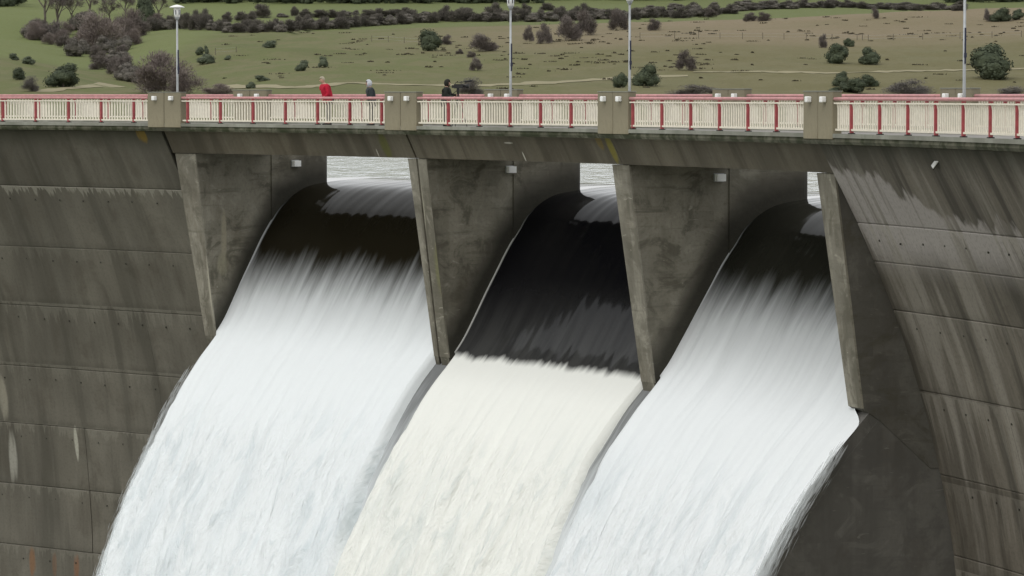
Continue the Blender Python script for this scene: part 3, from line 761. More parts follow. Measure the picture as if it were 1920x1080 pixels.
# torn strands and drops thrown off the edges of the falls
k = N('flying_spray'); d_ = k.bsdf((.80, .83, .84), .8, .2); t_ = k.t.nodes.new('ShaderNodeBsdfTransparent'); m_ = k.t.nodes.new('ShaderNodeMixShader'); m_.inputs[0].default_value = .34
l_ = k.t.nodes.new('ShaderNodeBsdfTranslucent'); l_.inputs[0].default_value = (.85, .88, .89, 1); e_ = k.t.nodes.new('ShaderNodeMixShader'); k.L(d_.outputs[0], e_.inputs[1]); k.L(l_.outputs[0], e_.inputs[2])
k.L(t_.outputs[0], m_.inputs[1]); k.L(e_.outputs[0], m_.inputs[2]); M['spray'] = k.fin(m_)
rs = random.Random(11); V = []; F = []
def spray(a_edge, sgn, z0, z1, n, reach, oshift=0.0):
    for q in range(n):
        t = rs.random() ** .75; z = z0 + (z1 - z0) * t; s_ = interp(-z, [-p[1] for p in OGEE], _cum); o1, zz1 = og(s_); L_ = rs.uniform(.15, .75); o2, zz2 = og(s_ + L_)
        dist = abs(rs.gauss(0, 1)) * reach * (.25 + t); u = a_edge * R + sgn * (dist + .03); lift = rs.uniform(-.25, .10) - .2 * dist
        p = W(u / R, o1 - .8 * lift + oshift, zz1 + .5 * lift); q_ = W((u + sgn * L_ * rs.uniform(-.02, .16)) / R, o2 - .8 * lift + oshift, zz2 + .5 * lift - .05)
        w_ = rs.uniform(.006, .022); up = Vector((rs.gauss(0, .3), rs.gauss(0, .3), 1)).normalized() * w_; sd = (q_ - p).cross(Vector((0, -1, .2))).normalized() * w_
        b = len(V); m = (p + q_) / 2
        V.extend([tuple(p), tuple(m + sd), tuple(q_), tuple(m - sd), tuple(m + up * .7)]); F.extend([(b, b + 1, b + 4), (b + 1, b + 2, b + 4), (b + 2, b + 3, b + 4), (b + 3, b, b + 4)])
spray(PIERA[3][1], 1, -9.0, -18.5, 3200, .40); spray(PIERA[0][1] - .10 / R, -1, -9.4, -18.5, 1300, .25)
tag(mesh_obj('flying_spray', V, F, M['spray']), 'thin torn strands of white spray along the outer edges of the falls', 'spray', kind='stuff')
# ------------------------------------------------------------------ plants on the hills
def leafmat(name, c0, c1, sc=2.0):
    k = N(name); tc = k.t.nodes.new('ShaderNodeTexCoord'); n = k.noise(tc.outputs['Object'], sc * 2, 3, .6)
    c = k.mix(k.mr(n, .3, .7), c0, c1); c = k.mix(k.math('MULTIPLY', k.rnd(), .45), c, tuple((a + b) * .5 * .62 for a, b in zip(c0, c1)))
    return k.fin(k.bsdf(c, .8, .2))
M['oakleaf'] = leafmat('holm_oak_leaves', (.042, .054, .034), (.095, .112, .066))  # leaf and twig colours lightened in place of haze over the distance
M['oakleaf2'] = leafmat('grey_green_leaves', (.065, .08, .05), (.13, .15, .10))
M['twig'] = leafmat('bare_purple_twigs', (.115, .098, .088), (.205, .178, .16))
M['twigpink'] = leafmat('bare_pinkish_twigs', (.145, .118, .106), (.24, .20, .18))
M['twiggrey'] = leafmat('pale_grey_twigs', (.12, .108, .10), (.20, .185, .17))
M['hedge'] = leafmat('brown_hedge_twigs', (.085, .078, .066), (.175, .158, .135))
M['heath'] = leafmat('dark_heather', (.05, .044, .028), (.10, .085, .055))
M['bark'] = simple('grey_bark', (.10, .085, .065))
def lobes(seed, n, flat=1.0):
    rs = random.Random(seed); out = [(Vector((0, 0, .42)), .36)]
    for i in range(n):
        t = rs.uniform(0, 2 * PI); z_ = (.16, .22, .3, .45, .6, .74)[i % 6] + rs.uniform(-.05, .05); rr = rs.uniform(.16, .32) * (1 if z_ < .5 else .6); out.append((Vector((rr * math.cos(t), rr * math.sin(t), z_)), rs.uniform(.16, .26)))
    return out
def crown_mesh(name, seed, mat, nleaf=1500, size=.045, nl=9, twiggy=False, dens=1.0):
    rs = random.Random(seed); V = []; F = []; LB = lobes(seed, nl)
    if not twiggy:
        for c, r_ in LB:        # dark inner mass so that the crown is not see-through
            b = len(V)
            for la in range(1, 5):
                for lo in range(8):
                    th = PI * la / 5; ph = 2 * PI * lo / 8; q = r_ * .80 * (1 + .25 * mn.noise(Vector((lo, la, seed))))
                    z = c.z + q * math.cos(th); V.append((c.x + q * math.sin(th) * math.cos(ph), c.y + q * math.sin(th) * math.sin(ph), max(.0, z)))
            for la in range(3):
                for lo in range(8): a = b + la * 8 + lo; d = b + la * 8 + (lo + 1) % 8; F.append((a, d, d + 8, a + 8))
            F.append(tuple(b + k for k in range(8))); F.append(tuple(b + 24 + k for k in range(8))[::-1])
    for i in range(nleaf):
        c, r_ = rs.choice(LB)
        d = Vector((rs.gauss(0, 1), rs.gauss(0, 1), rs.gauss(0, 1) + .15)).normalized()
        if twiggy:
            q = r_ * rs.uniform(.1, 1.15); p = c + d * q; p.z = max(0.0, p.z)
            out = (p - Vector((0, 0, .05))); out = (out.normalized() + Vector((rs.gauss(0, .35), rs.gauss(0, .35), rs.gauss(.25, .35)))).normalized()
            L_ = size * rs.uniform(1.0, 2.8); wv = out.cross(Vector((rs.gauss(0, 1), rs.gauss(0, 1), rs.gauss(0, 1)))).normalized() * size * .20
            b = len(V); V += [tuple(p - wv), tuple(p + wv), tuple(p + out * L_)]; F.append((b, b + 1, b + 2))
        else:
            q = r_ * rs.uniform(.82, 1.12); p = c + d * q
            if p.z < .0: p.z = rs.uniform(0, .06)
            x = d.cross(Vector((rs.gauss(0, 1), rs.gauss(0, 1), rs.gauss(0, 1)))).normalized(); y = (x.cross(d) + d * rs.gauss(0, .5)).normalized()
            s_ = size * rs.uniform(.5, 1.3); b = len(V)
            V += [tuple(p - x * s_ * .5), tuple(p + y * s_ * .6), tuple(p + x * s_ * .5), tuple(p - y * s_ * .5)]; F.append((b, b + 1, b + 2, b + 3))
    me = bpy.data.meshes.new(name); me.from_pydata(V, [], F); me.materials.append(mat); return me
def trunk_mesh(name):
    mb = MB(); mb.tube([(0, 0, -.06), (.01, 0, .15), (-.01, .01, .4)], [.04, .032, .02], 6); mb.tube([(0, 0, .12), (.14, .05, .42)], [.02, .01], 5); mb.tube([(0, 0, .15), (-.13, -.04, .45)], [.02, .01], 5)
    me = bpy.data.meshes.new(name); me.from_pydata([tuple(v) for v in mb.v], [], mb.f); me.materials.append(M['bark']); return me
TR = trunk_mesh('trunk')
OAK = [crown_mesh('crown', s, M['oakleaf'], 2600, .05, 11) for s in (1, 2, 3)]
OAK2 = [crown_mesh('crown', s, M['oakleaf2'], 1400, .06, 8) for s in (11, 12)]
BARE = [crown_mesh('crown', s, M['twig'], 5200, .05, 9, True) for s in (21, 22, 23)]
PINK = [crown_mesh('crown', s, M['twigpink'], 9000, .032, 10, True) for s in (31, 32)]
HED = [crown_mesh('crown', s, M['hedge'], 2600, .045, 10) for s in (41, 42, 43, 44)]
GREY = [crown_mesh('crown', s, M['twiggrey'], 9000, .030, 10, True) for s in (51, 52)]
HEDT = [crown_mesh('crown', s, M['hedge'], 5200, .055, 10, True) for s in (45, 46)]
cnt = 0
def plant(kind, px, py, pw_, ph_, label, cat, group=None, name=None, meshes=None, trunk=False):
    global cnt; cnt += 1
    P_, mpp = spot(px, py)
    sx = pw_ * mpp * 1.18; sz = ph_ * mpp * 1.12
    me = meshes[cnt % len(meshes)]
    Mx = Matrix.Translation(P_ - Vector((0, 0, .08 * sz * 0 + .1))) @ Matrix.Rotation(random.uniform(0, 6.28), 4, 'Z') @ Matrix.Diagonal((sx, sx, sz, 1))
    if trunk:
        r = bpy.data.objects.new(name, None); COL.objects.link(r); r.matrix_basis = Mx
        inst('crown', me, r); inst('trunk', TR, r)
    else: r = inst(name, me, None, Mx)
    tag(r, label, cat, group); return r
oaks = [(805, 96, 46, 42, 'round dark holm oak standing alone above the camera operator'), (1571, 119, 48, 38, 'wide dark oak bush, left one of the pair on the right hillside'),
        (1632, 122, 40, 33, 'dark oak bush, right one of the pair on the right hillside'), (1592, 88, 19, 17, 'small dark bush just above the pair of oak bushes'),
        (1854, 148, 84, 66, 'largest dark oak on the right hillside, behind the rightmost lamp post'), (1576, 162, 32, 28, 'upper left bush of the cluster behind the fourth pillar'),
        (1600, 175, 50, 30, 'middle bush of the dark cluster behind the fourth pillar'), (1630, 164, 34, 24, 'right bush of the dark cluster behind the fourth pillar'),
        (1563, 176, 28, 13, 'low bush at the left foot of the dark cluster behind the fourth pillar'), (1163, 165, 26, 30, 'small dark oak just left of the third lamp post'),
        (1211, 162, 46, 42, 'dark oak just right of the third lamp post'), (118, 163, 64, 44, 'broad round green bush above the leftmost railing'),
        (36, 150, 26, 25, 'small round bush left of the broad green bush'), (1876, 41, 38, 26, 'dark green bush at the top right corner field edge'),
        (1908, 37, 26, 20, 'green bush at the right picture edge beside the dark green one'), (272, 54, 40, 62, 'tall dark evergreen beside the first lamp post')]
for (x, y, a, b, l) in oaks: plant('oak', x, y, a, b, l, 'tree', 'dark oaks on the hillside', 'holm_oak', OAK, True)
gg = [(386, 120, 36, 20, 'grey green cone shaped bush on the green slope'), (374, 104, 20, 17, 'dark small bush above the cone shaped bush, left'), (387, 103, 10, 18, 'thin upright bush above the cone shaped bush, right'),
      (428, 113, 15, 9, 'tiny dark bush right of the cone shaped bush'), (470, 166, 20, 14, 'low bush at the bend of the shore path'), (490, 152, 30, 12, 'low dark bush above the bend of the shore path'),
      (506, 90, 32, 15, 'wedge shaped scrub on the crest of the green slope'), (568, 133, 26, 22, 'pointed bush between the green slope and the person in red'), (606, 126, 20, 22, 'pointed bush above the person in red'),
      (25, 113, 22, 14, 'small bush at the left edge under the green field'), (54, 121, 26, 16, 'small brown bush at the left under the green field')]
for (x, y, a, b, l) in gg: plant('bush', x, y, a, b, l, 'bush', 'small grey green bushes', 'bush', OAK2)
bare = [(905, 97, 46, 32, 'bare purple bush right of the lone round oak'), (1285, 133, 36, 36, 'bare purple bush alone on the middle of the right slope'), (1640, 35, 17, 20, 'tiny bare bush on the tan hilltop'),
        (1543, 90, 15, 26, 'thin bare bush left of the pair of oak bushes'), (990, 78, 20, 28, 'leftmost wispy bare tree right of the second lamp post'), (1020, 82, 28, 36, 'leaning bare tree right of the second lamp post'),
        (1066, 76, 40, 46, 'reddish bare thicket between two lamp posts'), (1098, 66, 44, 44, 'grey bare tree of the thicket under the hedge'), (1158, 56, 38, 38, 'bare bush left of the third lamp post under the hedge'),
        (1226, 57, 24, 22, 'dark bare bush right of the third lamp post'), (893, 133, 22, 24, 'faint bare bush left of the second lamp post'), (862, 102, 14, 10, 'tiny bare bush under the lone oak'), (884, 108, 16, 12, 'low bare bush below the purple bush'),
        (875, 181, 60, 34, 'domed purple grey bush behind the camera'), (1700, 181, 84, 30, 'wide low purple thicket behind the right railing'), (1888, 180, 70, 18, 'low purple thicket at the right edge behind the railing'),
        (1310, 180, 96, 20, 'low brownish thicket behind the railing right of the third pillar'), (52, 173, 40, 28, 'grey bare bush behind the leftmost railing'), (1851, 41, 12, 24, 'thin bare bush beside the top right green bush'),
        (836, 84, 24, 18, 'small bare bush touching the lone oak'), (1408, 40, 26, 16, 'left bush of two under the hedge on the tan hill'), (1432, 40, 24, 17, 'right bush of two under the hedge on the tan hill'), (1333, 33, 30, 18, 'bare bush at the hedge foot on the tan hill')]
for (x, y, a, b, l) in bare: plant('bare', x, y, a, b, l, 'bush', 'bare winter bushes', 'bare_bush', GREY if y > 170 else BARE)
pink = [(300, 176, 110, 80, 'large bare purple thicket behind the first lamp post'), (350, 179, 70, 46, 'bare thicket right of the first lamp post'), (408, 180, 56, 24, 'pinkish bare scrub left of the shore path'),
        (190, 92, 96, 66, 'broad pinkish bare tree in the gully'), (240, 72, 60, 56, 'bare tree beside the tall evergreen in the gully')]
for (x, y, a, b, l) in pink: plant('pink', x, y, a, b, l, 'bush', 'pinkish bare thickets', 'bare_thicket', PINK)
rs = random.Random(5)
def inpoly(x, y, P_):
    c_ = False
    for i in range(len(P_)):
        (x1, y1), (x2, y2) = P_[i], P_[i - 1]
        if (y1 > y) != (y2 > y) and x < (x2 - x1) * (y - y1) / (y2 - y1) + x1: c_ = not c_
    return c_
poly = [(60, 60), (170, 52), (300, 50), (262, 72), (225, 112), (250, 150), (330, 178), (290, 172), (215, 150), (160, 118), (95, 92), (58, 82)]
n = 0
while n < 64:
    x, y = rs.uniform(50, 340), rs.uniform(45, 178)
    if not inpoly(x, y, poly): continue
    n += 1; seg = 'in the upper gully under the bare trees' if y < 85 else ('in the middle of the gully, above the round green bush' if y < 125 else 'in the lower gully, left of the bare purple thicket'); t = rs.random(); w_ = rs.uniform(24, 46)
    plant('brush', x, y, w_, w_ * rs.uniform(.6, .95), 'dark leafless scrub ' + seg, 'bush', 'gully scrub ' + seg, 'gully_scrub', HED if t < .45 else (BARE if t < .8 else PINK))
HP = [(285, 60), (330, 54), (372, 56), (420, 60), (480, 62), (540, 60), (600, 57), (660, 53), (720, 48), (790, 43), (860, 41), (930, 41), (1010, 41), (1090, 38), (1170, 37), (1240, 35), (1310, 32), (1370, 25), (1430, 18), (1500, 16), (1570, 15), (1650, 17), (1730, 20), (1800, 20)]
x = 285
while x < 1800:
    y = interp(x, [p[0] for p in HP], [p[1] for p in HP]); h_ = rs.uniform(15, 23) if x < 1350 else rs.uniform(9, 13)
    if 350 < x < 385: h_ += 10
    seg = 'left of the first lamp post' if x < 328 else 'between the first lamp post and the person in red' if x < 610 else 'between the walkers and the camera operator' if x < 840 else 'above the camera operator, left of the second lamp post' if x < 955 else 'between the second and third lamp posts' if x < 1176 else 'right of the third lamp post' if x < 1500 else 'left of the rightmost lamp post'
    plant('hedge', x, y + rs.uniform(-2, 1), rs.uniform(26, 38), h_, 'dark leafless hedgerow bush ' + seg, 'hedge bush', 'hilltop hedgerow, ' + seg, 'hedge_bush', HED if cnt % 3 == 0 else HEDT)
    if rs.random() < .45: plant('hedge', x + 5, y - 4, rs.uniform(24, 34), h_ * rs.uniform(1.0, 1.45), 'dark leafless hedgerow bush ' + seg, 'hedge bush', 'hilltop hedgerow, ' + seg, 'hedge_bush', HEDT)
    x += rs.uniform(13, 19)
for (x, y, a, b) in [(427, 42, 26, 18), (452, 40, 24, 18), (470, 38, 24, 16), (490, 34, 34, 26), (530, 33, 24, 8), (552, 30, 16, 18), (575, 33, 30, 15), (600, 33, 34, 15), (625, 33, 30, 14), (648, 30, 22, 12), (668, 28, 16, 9), (690, 32, 30, 14), (715, 31, 36, 14), (740, 30, 36, 13), (765, 30, 36, 14), (800, 31, 30, 10),
                     (925, 30, 34, 22), (965, 26, 24, 14), (985, 24, 24, 16), (1025, 20, 26, 14), (1052, 22, 14, 8), (1120, 24, 30, 10), (1190, 30, 24, 14), (1225, 22, 40, 12), (1270, 18, 40, 12), (1300, 20, 26, 16), (1340, 14, 24, 10), (1395, 12, 50, 12), (1440, 10, 50, 10), (1500, 12, 44, 9), (1560, 10, 50, 9), (1690, 12, 60, 8)]:
    seg = 'right of the first lamp post' if x < 560 else 'above the two walkers' if x < 760 else 'on both sides of the second lamp post' if x < 1060 else 'on both sides of the third lamp post' if x < 1300 else 'above the tan slope'
    plant('row', x, y, a, b, 'bush in the broken row behind the hedgerow, ' + seg, 'bush', 'second bush row, ' + seg, 'field_bush', HED if b < 13 else HEDT)
# bare trees with visible trunks at top left
def bare_tree(seed):
    rs = random.Random(seed); mb = MB(); tips = []
    def br(p, d, L_, r_, lv):
        q = p + d * L_; m_ = (p + q) / 2 + Vector((rs.gauss(0, .04), rs.gauss(0, .04), 0)) * L_
        mb.tube([p, m_, q], [r_, r_ * .8, r_ * .6], 5 if lv < 2 else 3, cap=False)
        if lv >= 4: tips.append((q, d)); return
        for _ in range(3 if lv else 4):
            nd = (d + Vector((rs.gauss(0, .5), rs.gauss(0, .5), rs.gauss(.12, .25)))).normalized(); br(p + (q - p) * rs.uniform(.55, 1), nd, L_ * rs.uniform(.55, .8), r_ * .55, lv + 1)
    br(Vector((0, 0, -.02)), Vector((rs.gauss(0, .06), 0, 1)).normalized(), .30, .022, 0)
    me = bpy.data.meshes.new('trunk'); me.from_pydata([tuple(v) for v in mb.v], [], mb.f); me.materials.append(M['bark'])
    V = []; F = []
    for q, d in tips:
        for _ in range(14):
            o_ = (d + Vector((rs.gauss(0, .6), rs.gauss(0, .6), rs.gauss(.1, .5)))).normalized(); s_ = q + Vector((rs.gauss(0, .02), rs.gauss(0, .02), rs.gauss(0, .02)))
            wv = o_.cross(Vector((rs.gauss(0, 1), rs.gauss(0, 1), 1))).normalized() * .0035; b = len(V); V += [tuple(s_ - wv), tuple(s_ + wv), tuple(s_ + o_ * rs.uniform(.05, .11))]; F.append((b, b + 1, b + 2))
    m2 = bpy.data.meshes.new('crown'); m2.from_pydata(V, [], F); m2.materials.append(M['twig']); return me, m2
BT = [bare_tree(s) for s in (3, 8, 14)]
for i, (x, y, h_, l) in enumerate([(83, 50, 130, 'bare tree with forked trunk by the bright field at top left'), (108, 57, 125, 'bare tree right of the forked one at top left'), (136, 46, 78, 'third bare tree from the left at top left'), (170, 34, 110, 'bare tree with thin trunk above the pinkish thicket'), (205, 52, 84, 'bare tree above the gully left of the evergreen'), (233, 40, 78, 'bare tree just left of the tall evergreen'), (298, 40, 70, 'bare tree just left of the first lamp post top')]):
    P_, mpp = spot(x, y); r = bpy.data.objects.new('bare_tree', None); COL.objects.link(r); s_ = h_ * mpp
    r.matrix_basis = Matrix.Translation(P_) @ Matrix.Rotation(i * 1.3, 4, 'Z') @ Matrix.Diagonal((s_, s_, s_, 1)); tag(r, l, 'tree', 'bare trees at the top left')
    inst('trunk', BT[i % 3][0], r); inst('crown', BT[i % 3][1], r)
# far wood along the top edge: reads as one mass
mb = MB(); V = []; F = []; Vt = []
for (x0, x1, yb, n) in ((335, 1010, 7, 170), (1010, 1290, 1, 50), (1770, 1960, 5, 40), (-30, 40, 14, 26), (1290, 1770, -3, 60)):
    for q in range(n):
        x = rs.uniform(x0, x1); P_, mpp = spot(x, yb - rs.uniform(0, 6)); me = OAK[q % 3] if q % 4 else HED[q % 4]
        h_ = rs.uniform(7, 13); w_ = rs.uniform(5, 8); b = len(V); ca, sa = math.cos(q), math.sin(q)
        vs = me.vertices
        keepn = 700
        V += [(P_.x + (v.co.x * ca - v.co.y * sa) * w_, P_.y + (v.co.x * sa + v.co.y * ca) * w_, P_.z + v.co.z * h_) for v in vs[:4 * keepn]]
        F += [tuple(b + i for i in p.vertices) for p in me.polygons if max(p.vertices) < 4 * keepn]
tag(mesh_obj('far_woodland', V, F, M['oakleaf']), 'dark band of distant woodland along the top edge', 'woodland', kind='stuff')
# heather tufts scattered over the slope
V = []; F = []
for q in range(330):
    if q % 3 == 0: x, y = rs.uniform(980, 1920), rs.uniform(32, 78)
    elif q % 3 == 1: x, y = rs.uniform(640, 1330), rs.uniform(62, 132)
    else: x, y = rs.uniform(420, 1920), rs.uniform(60, 172)
    P_, mpp = spot(x, y); L_ = rs.choice((.5, .8, 1.2, 2.2)) * rs.uniform(.6, 1.3); H_ = rs.uniform(.18, .42); b = len(V)
    for t in range(26):
        dx, dy = rs.gauss(0, .4) * L_, rs.gauss(0, .3) * L_; p = Vector((P_.x + dx, P_.y + dy, P_.z - .03)); e = rs.uniform(.1, .3); th = rs.uniform(0, 6.3)
        c_, s_ = math.cos(th) * e, math.sin(th) * e; b = len(V)
        V += [(p.x - c_, p.y - s_, p.z), (p.x + c_, p.y + s_, p.z), (p.x + s_ * .5, p.y - c_ * .5, p.z + H_ * rs.uniform(.5, 1.2))]; F.append((b, b + 1, b + 2))
tag(mesh_obj('heather_tufts', V, F, M['heath']), 'dark heather tufts dotted over the pasture', 'heather', kind='stuff')
# wire fences
wood = simple('weathered_fence_wood', (.10, .085, .06))
fpost = box_mesh('post', .13, .13, 1.5, wood)
def fence(name, pts, label):
    r = empty(name, spot(*pts[0])[0], label=label, cat='fence', group='post and wire fences on the hillside'); L0 = Vector(r.location); tops = []
    for p in pts:
        q = spot(*p)[0]; inst('post', fpost, r, Matrix.Translation(q - L0 + Vector((0, 0, .7)))); tops.append(q - L0)
    mb = MB()
    for h_ in (.55, 1.25):
        for a, b in zip(tops, tops[1:]): mb.tube([a + Vector((0, 0, h_)), b + Vector((0, 0, h_))], .012, 3, cap=False)
    mb.build('wire', M['galv'], r)
fence('wire_fence', [(697, 78), (728, 79), (758, 81), (785, 83)], 'short row of thin fence posts left of the lone round oak')
fence('wire_fence', [(1200, 73), (1265, 73), (1310, 73), (1350, 73), (1392, 73), (1430, 73), (1470, 74), (1512, 74), (1560, 76), (1607, 77), (1617, 77), (1628, 77), (1675, 76), (1730, 75), (1800, 74), (1860, 71), (1915, 70)], 'long fence of thin posts across the foot of the tan slope')
fence('wire_fence', [(404, 104), (443, 100)], 'two fence posts on the green slope right of the cone shaped bush')

# ------------------------------------------------------------------ people
def cloth(name, c, r_=.8): return simple(name, c, r_, .25, var=.18, nscale=9)
skin = cloth('skin', (.48, .30, .22), .6)
def skinned(name, joints, edges, mat, parent, sub=2, root=0):
    me = bpy.data.meshes.new(name); me.from_pydata([j[0] for j in joints], edges, []); me.materials.append(mat)
    o = bpy.data.objects.new(name, me); COL.objects.link(o); o.parent = parent
    me.polygons.foreach_set('use_smooth', [])
    m = o.modifiers.new('skin', 'SKIN'); m.use_smooth_shade = True
    sv = me.skin_vertices[0].data if me.skin_vertices else None
    if sv is None:
        bpy.context.view_layer.update()
    sv = me.skin_vertices[0].data
    for i, j in enumerate(joints):
        rr = j[1]; sv[i].radius = rr if isinstance(rr, tuple) else (rr, rr); sv[i].use_root = (i == root)
    s = o.modifiers.new('sub', 'SUBSURF'); s.levels = sub; s.render_levels = sub
    return o
def ell(name, c, r_, mat, parent, cut=None, rot=0, n=14):
    V = []; F = []
    for i in range(n + 1):
        th = PI * i / n
        for j in range(n):
            ph = 2 * PI * j / n; V.append((c[0] + r_[0] * math.sin(th) * math.cos(ph), c[1] + r_[1] * math.sin(th) * math.sin(ph), c[2] + r_[2] * math.cos(th)))
    for i in range(n):
        for j in range(n): a = i * n + j; b = i * n + (j + 1) % n; F.append((a, b, b + n, a + n))
    if cut: F = [f for f in F if cut(sum((Vector(V[i]) for i in f), Vector()) / 4)]
    o = mesh_obj(name, V, F, mat, parent, smooth=True); return o
def person(a, o_, yaw, H, label, lean, hands, jacket, trous, hairm, hood=False, jl=.80, bulk=1.0):
    """local x = forward, y = left; hands = (left, right) wrist positions"""
    r = bpy.data.objects.new('person', None); COL.objects.link(r)
    r.matrix_basis = frame(a, o_, 0.0) @ Matrix.Rotation(yaw, 4, 'Z') @ Matrix.Scale(H / 1.75, 4); tag(r, label, 'person')
    hx = lean
    pel = (0, 0, .95); wa = (hx * .25, 0, 1.10); ch = (hx * .65, 0, 1.30); nb = (hx * .95, 0, 1.45); nk = (hx * 1.1, 0, 1.52); hd = (hx * 1.35 + .02, 0, 1.62); tp = (hx * 1.4 + .02, 0, 1.69)
    J = [(pel, (.15, .11)), (wa, (.13, .10)), (ch, (.16, .11)), (nb, (.10, .08)), (nk, .055), (hd, (.085, .10)), (tp, (.07, .08))]; E = [(0, 1), (1, 2), (2, 3), (3, 4), (4, 5), (5, 6)]
    arms = []
    for s, hw in ((1, hands[0]), (-1, hands[1])):
        b = len(J); sh = (hx * .9, s * .19, 1.42); hw = Vector(hw); el = (Vector(sh) + hw) / 2 + Vector((-.10, s * .07, -.11))
        J += [(sh, .06), (tuple(el), .042), (tuple(hw), .028)]; E += [(3, b), (b, b + 1), (b + 1, b + 2)]
        fd = (hw - el).normalized(); palm = hw + fd * .06; J.append((tuple(palm), (.034, .02))); E.append((b + 2, b + 3)); side = fd.cross(Vector((0, 0, 1))).normalized()
        for q, L_ in enumerate((.075, .085, .08, .06)):
            root_ = palm + side * (q - 1.5) * .02 + fd * .02; k0 = len(J)
            J += [(tuple(root_ + fd * L_ * .5), .0095), (tuple(root_ + fd * L_ + Vector((0, 0, -.03))), .0075)]; E += [(b + 3, k0), (k0, k0 + 1)]
        k0 = len(J); t0 = palm + side * -.035 * s; J.append((tuple(t0 + fd * .03), .010)); E.append((b + 3, k0)); arms.append((sh, tuple(el), tuple(hw)))
    legs = []
    for s in (1, -1):
        b = len(J); hp = (0, s * .10, .88); kn = (.03, s * .11, .50); an = (-.01, s * .12, .10); ft = (.13, s * .13, .05)
        J += [(hp, .095), (kn, .062), (an, .042), (ft, .035)]; E += [(0, b), (b, b + 1), (b + 1, b + 2), (b + 2, b + 3)]; legs.append((hp, kn, an, ft))
    skinned('body', J, E, skin, r)
    # jacket
    kb = bulk
    J = [((0, 0, jl), (.19 * kb, .17 * kb)), ((hx * .15, 0, 1.0), (.185 * kb, .17 * kb)), (wa, (.18 * kb, .165 * kb)), (ch, (.19 * kb, .175 * kb)), (nb, (.13 * kb, .12 * kb)), ((hx * 1.03, 0, 1.50), (.075, .075))]; E = [(0, 1), (1, 2), (2, 3), (3, 4), (4, 5)]
    for (sh, el, hw) in arms:
        b = len(J); J += [(sh, .085 * kb), (el, .068 * kb), (tuple(Vector(hw) * 1.0), .048 * kb)]; E += [(4, b), (b, b + 1), (b + 1, b + 2)]
    skinned('jacket', J, E, jacket, r)
    J = [((0, 0, .93), (.165, .12))]; E = []
    for (hp, kn, an, ft) in legs:
        b = len(J); J += [(hp, .105), (kn, .078), (an, .065)]; E += [(0, b), (b, b + 1), (b + 1, b + 2)]
    skinned('trousers', J, E, trous, r)
    for (hp, kn, an, ft) in legs:
        mb = MB(); mb.tube([(an[0] - .05, an[1], .05), (an[0] + .02, an[1], .06), (ft[0], ft[1], .045), (ft[0] + .06, ft[1], .03)], [.045, .052, .045, .02], 8); mb.build('shoe', M['black'], r, smooth=True)
    hc = Vector(hd) + Vector((-.005, 0, .03))
    if hood:
        ell('hood', hc - Vector((.015, 0, .01)), (.135, .125, .155), hairm, r, cut=lambda p: not (p.x > hc.x + .06 and abs(p.y) < .08 and p.z < hc.z + .09))
    else:
        ell('hair', hc, (.108, .095, .118), hairm, r, cut=lambda p: p.z > hc.z - .02 + (.9 * max(0, p.x - hc.x)))
    fx = hc.x + .092
    ell('nose', (fx, 0, hc.z - .035), (.018, .012, .02), skin, r, n=8)
    for s in (1, -1): ell('eye', (fx - .012, s * .032, hc.z - .008), (.008, .012, .007), M['black'], r, n=8); ell('ear', (hc.x, s * .092, hc.z - .02), (.018, .01, .03), skin, r, n=8)
    mb = MB(); mb.box(Matrix.Identity(4), .01, .045, .007, (fx - .006, 0, hc.z - .075)); mb.build('mouth', cloth('lips', (.35, .13, .11)), r)
    return r
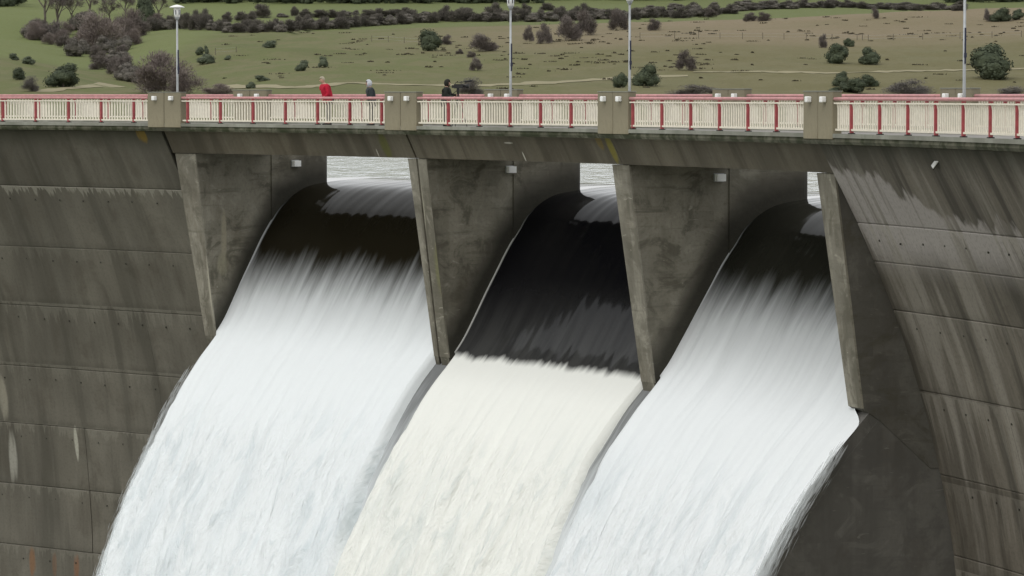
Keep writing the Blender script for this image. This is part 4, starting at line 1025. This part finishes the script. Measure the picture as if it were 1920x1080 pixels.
# yaw: local frame x = along the crest to the right; -90 degrees faces downstream, over the front railing
person(-.6655, .62, -PI / 2 - .25, 1.83, 'grey haired person in a red jacket looking down over the front railing', .17, ((.22, .16, 1.03), (.10, -.24, .98)),
       cloth('red_jacket', (.42, .012, .035)), cloth('dark_trousers', (.03, .03, .035)), cloth('grey_hair', (.36, .32, .24)), jl=.74, bulk=1.2)
person(-.6375, .60, -PI / 2 - .35, 1.68, 'person in a dark jacket with a pale grey hood, standing left of the second pillar', .10, ((.24, .14, 1.04), (.22, -.16, 1.04)),
       cloth('dark_jacket', (.035, .042, .045)), cloth('black_trousers', (.02, .02, .022)), cloth('pale_grey_hood', (.50, .52, .56)), hood=True, jl=.80, bulk=1.12)
pc = person(-.5895, .55, .70, 1.68, 'camera operator dressed in black behind the middle railing', .05, ((.40, .10, 1.18), (.36, -.12, 1.12)),
       cloth('black_coat', (.018, .022, .018)), cloth('black_jeans', (.014, .014, .016)), cloth('black_cap', (.016, .016, .012)), hood=True, jl=.78, bulk=1.12)
# video camera on a tripod
r = bpy.data.objects.new('video_camera', None); COL.objects.link(r); r.matrix_basis = frame(-.5895, .55, 0) @ Matrix.Rotation(.70, 4, 'Z') @ Matrix.Translation((.46, 0, 0))
tag(r, 'black video camera with a microphone on a tripod, in front of the camera operator', 'camera')
I4 = Matrix.Identity(4)
mb = MB(); mb.box(I4, .34, .12, .15, (.03, 0, 1.46)); mb.box(I4, .10, .10, .10, (-.17, 0, 1.45)); mb.build('camera_body', M['black'], r)
mb = MB(); mb.tube([(.20, 0, 1.46), (.30, 0, 1.46), (.31, 0, 1.46), (.40, 0, 1.46)], [.05, .05, .068, .072], 12); mb.build('lens', M['black'], r, smooth=True)
mb = MB(); mb.tube([(.02, .05, 1.60), (.22, .05, 1.62), (.24, .05, 1.625), (.50, .05, 1.66)], [.012, .014, .035, .032], 8); mb.build('microphone', M['black'], r, smooth=True)
mb = MB(); mb.tube([(-.10, 0, 1.54), (-.08, 0, 1.60), (.10, 0, 1.60), (.12, 0, 1.54)], .012, 6); mb.build('handle', M['black'], r)
mb = MB(); mb.tube([(0, 0, 1.10), (0, 0, 1.30), (0, 0, 1.385)], [.03, .05, .05], 8); mb.tube([(0, 0, 1.32), (-.30, .04, 1.14)], .011, 6); mb.build('tripod_head', M['black'], r)
for t in range(3):
    th = t * 2 * PI / 3 + .5; mb = MB(); mb.tube([(.02 * math.cos(th), .02 * math.sin(th), 1.14), (.33 * math.cos(th), .33 * math.sin(th), .005)], [.022, .012], 6); mb.build('leg', M['black'], r)
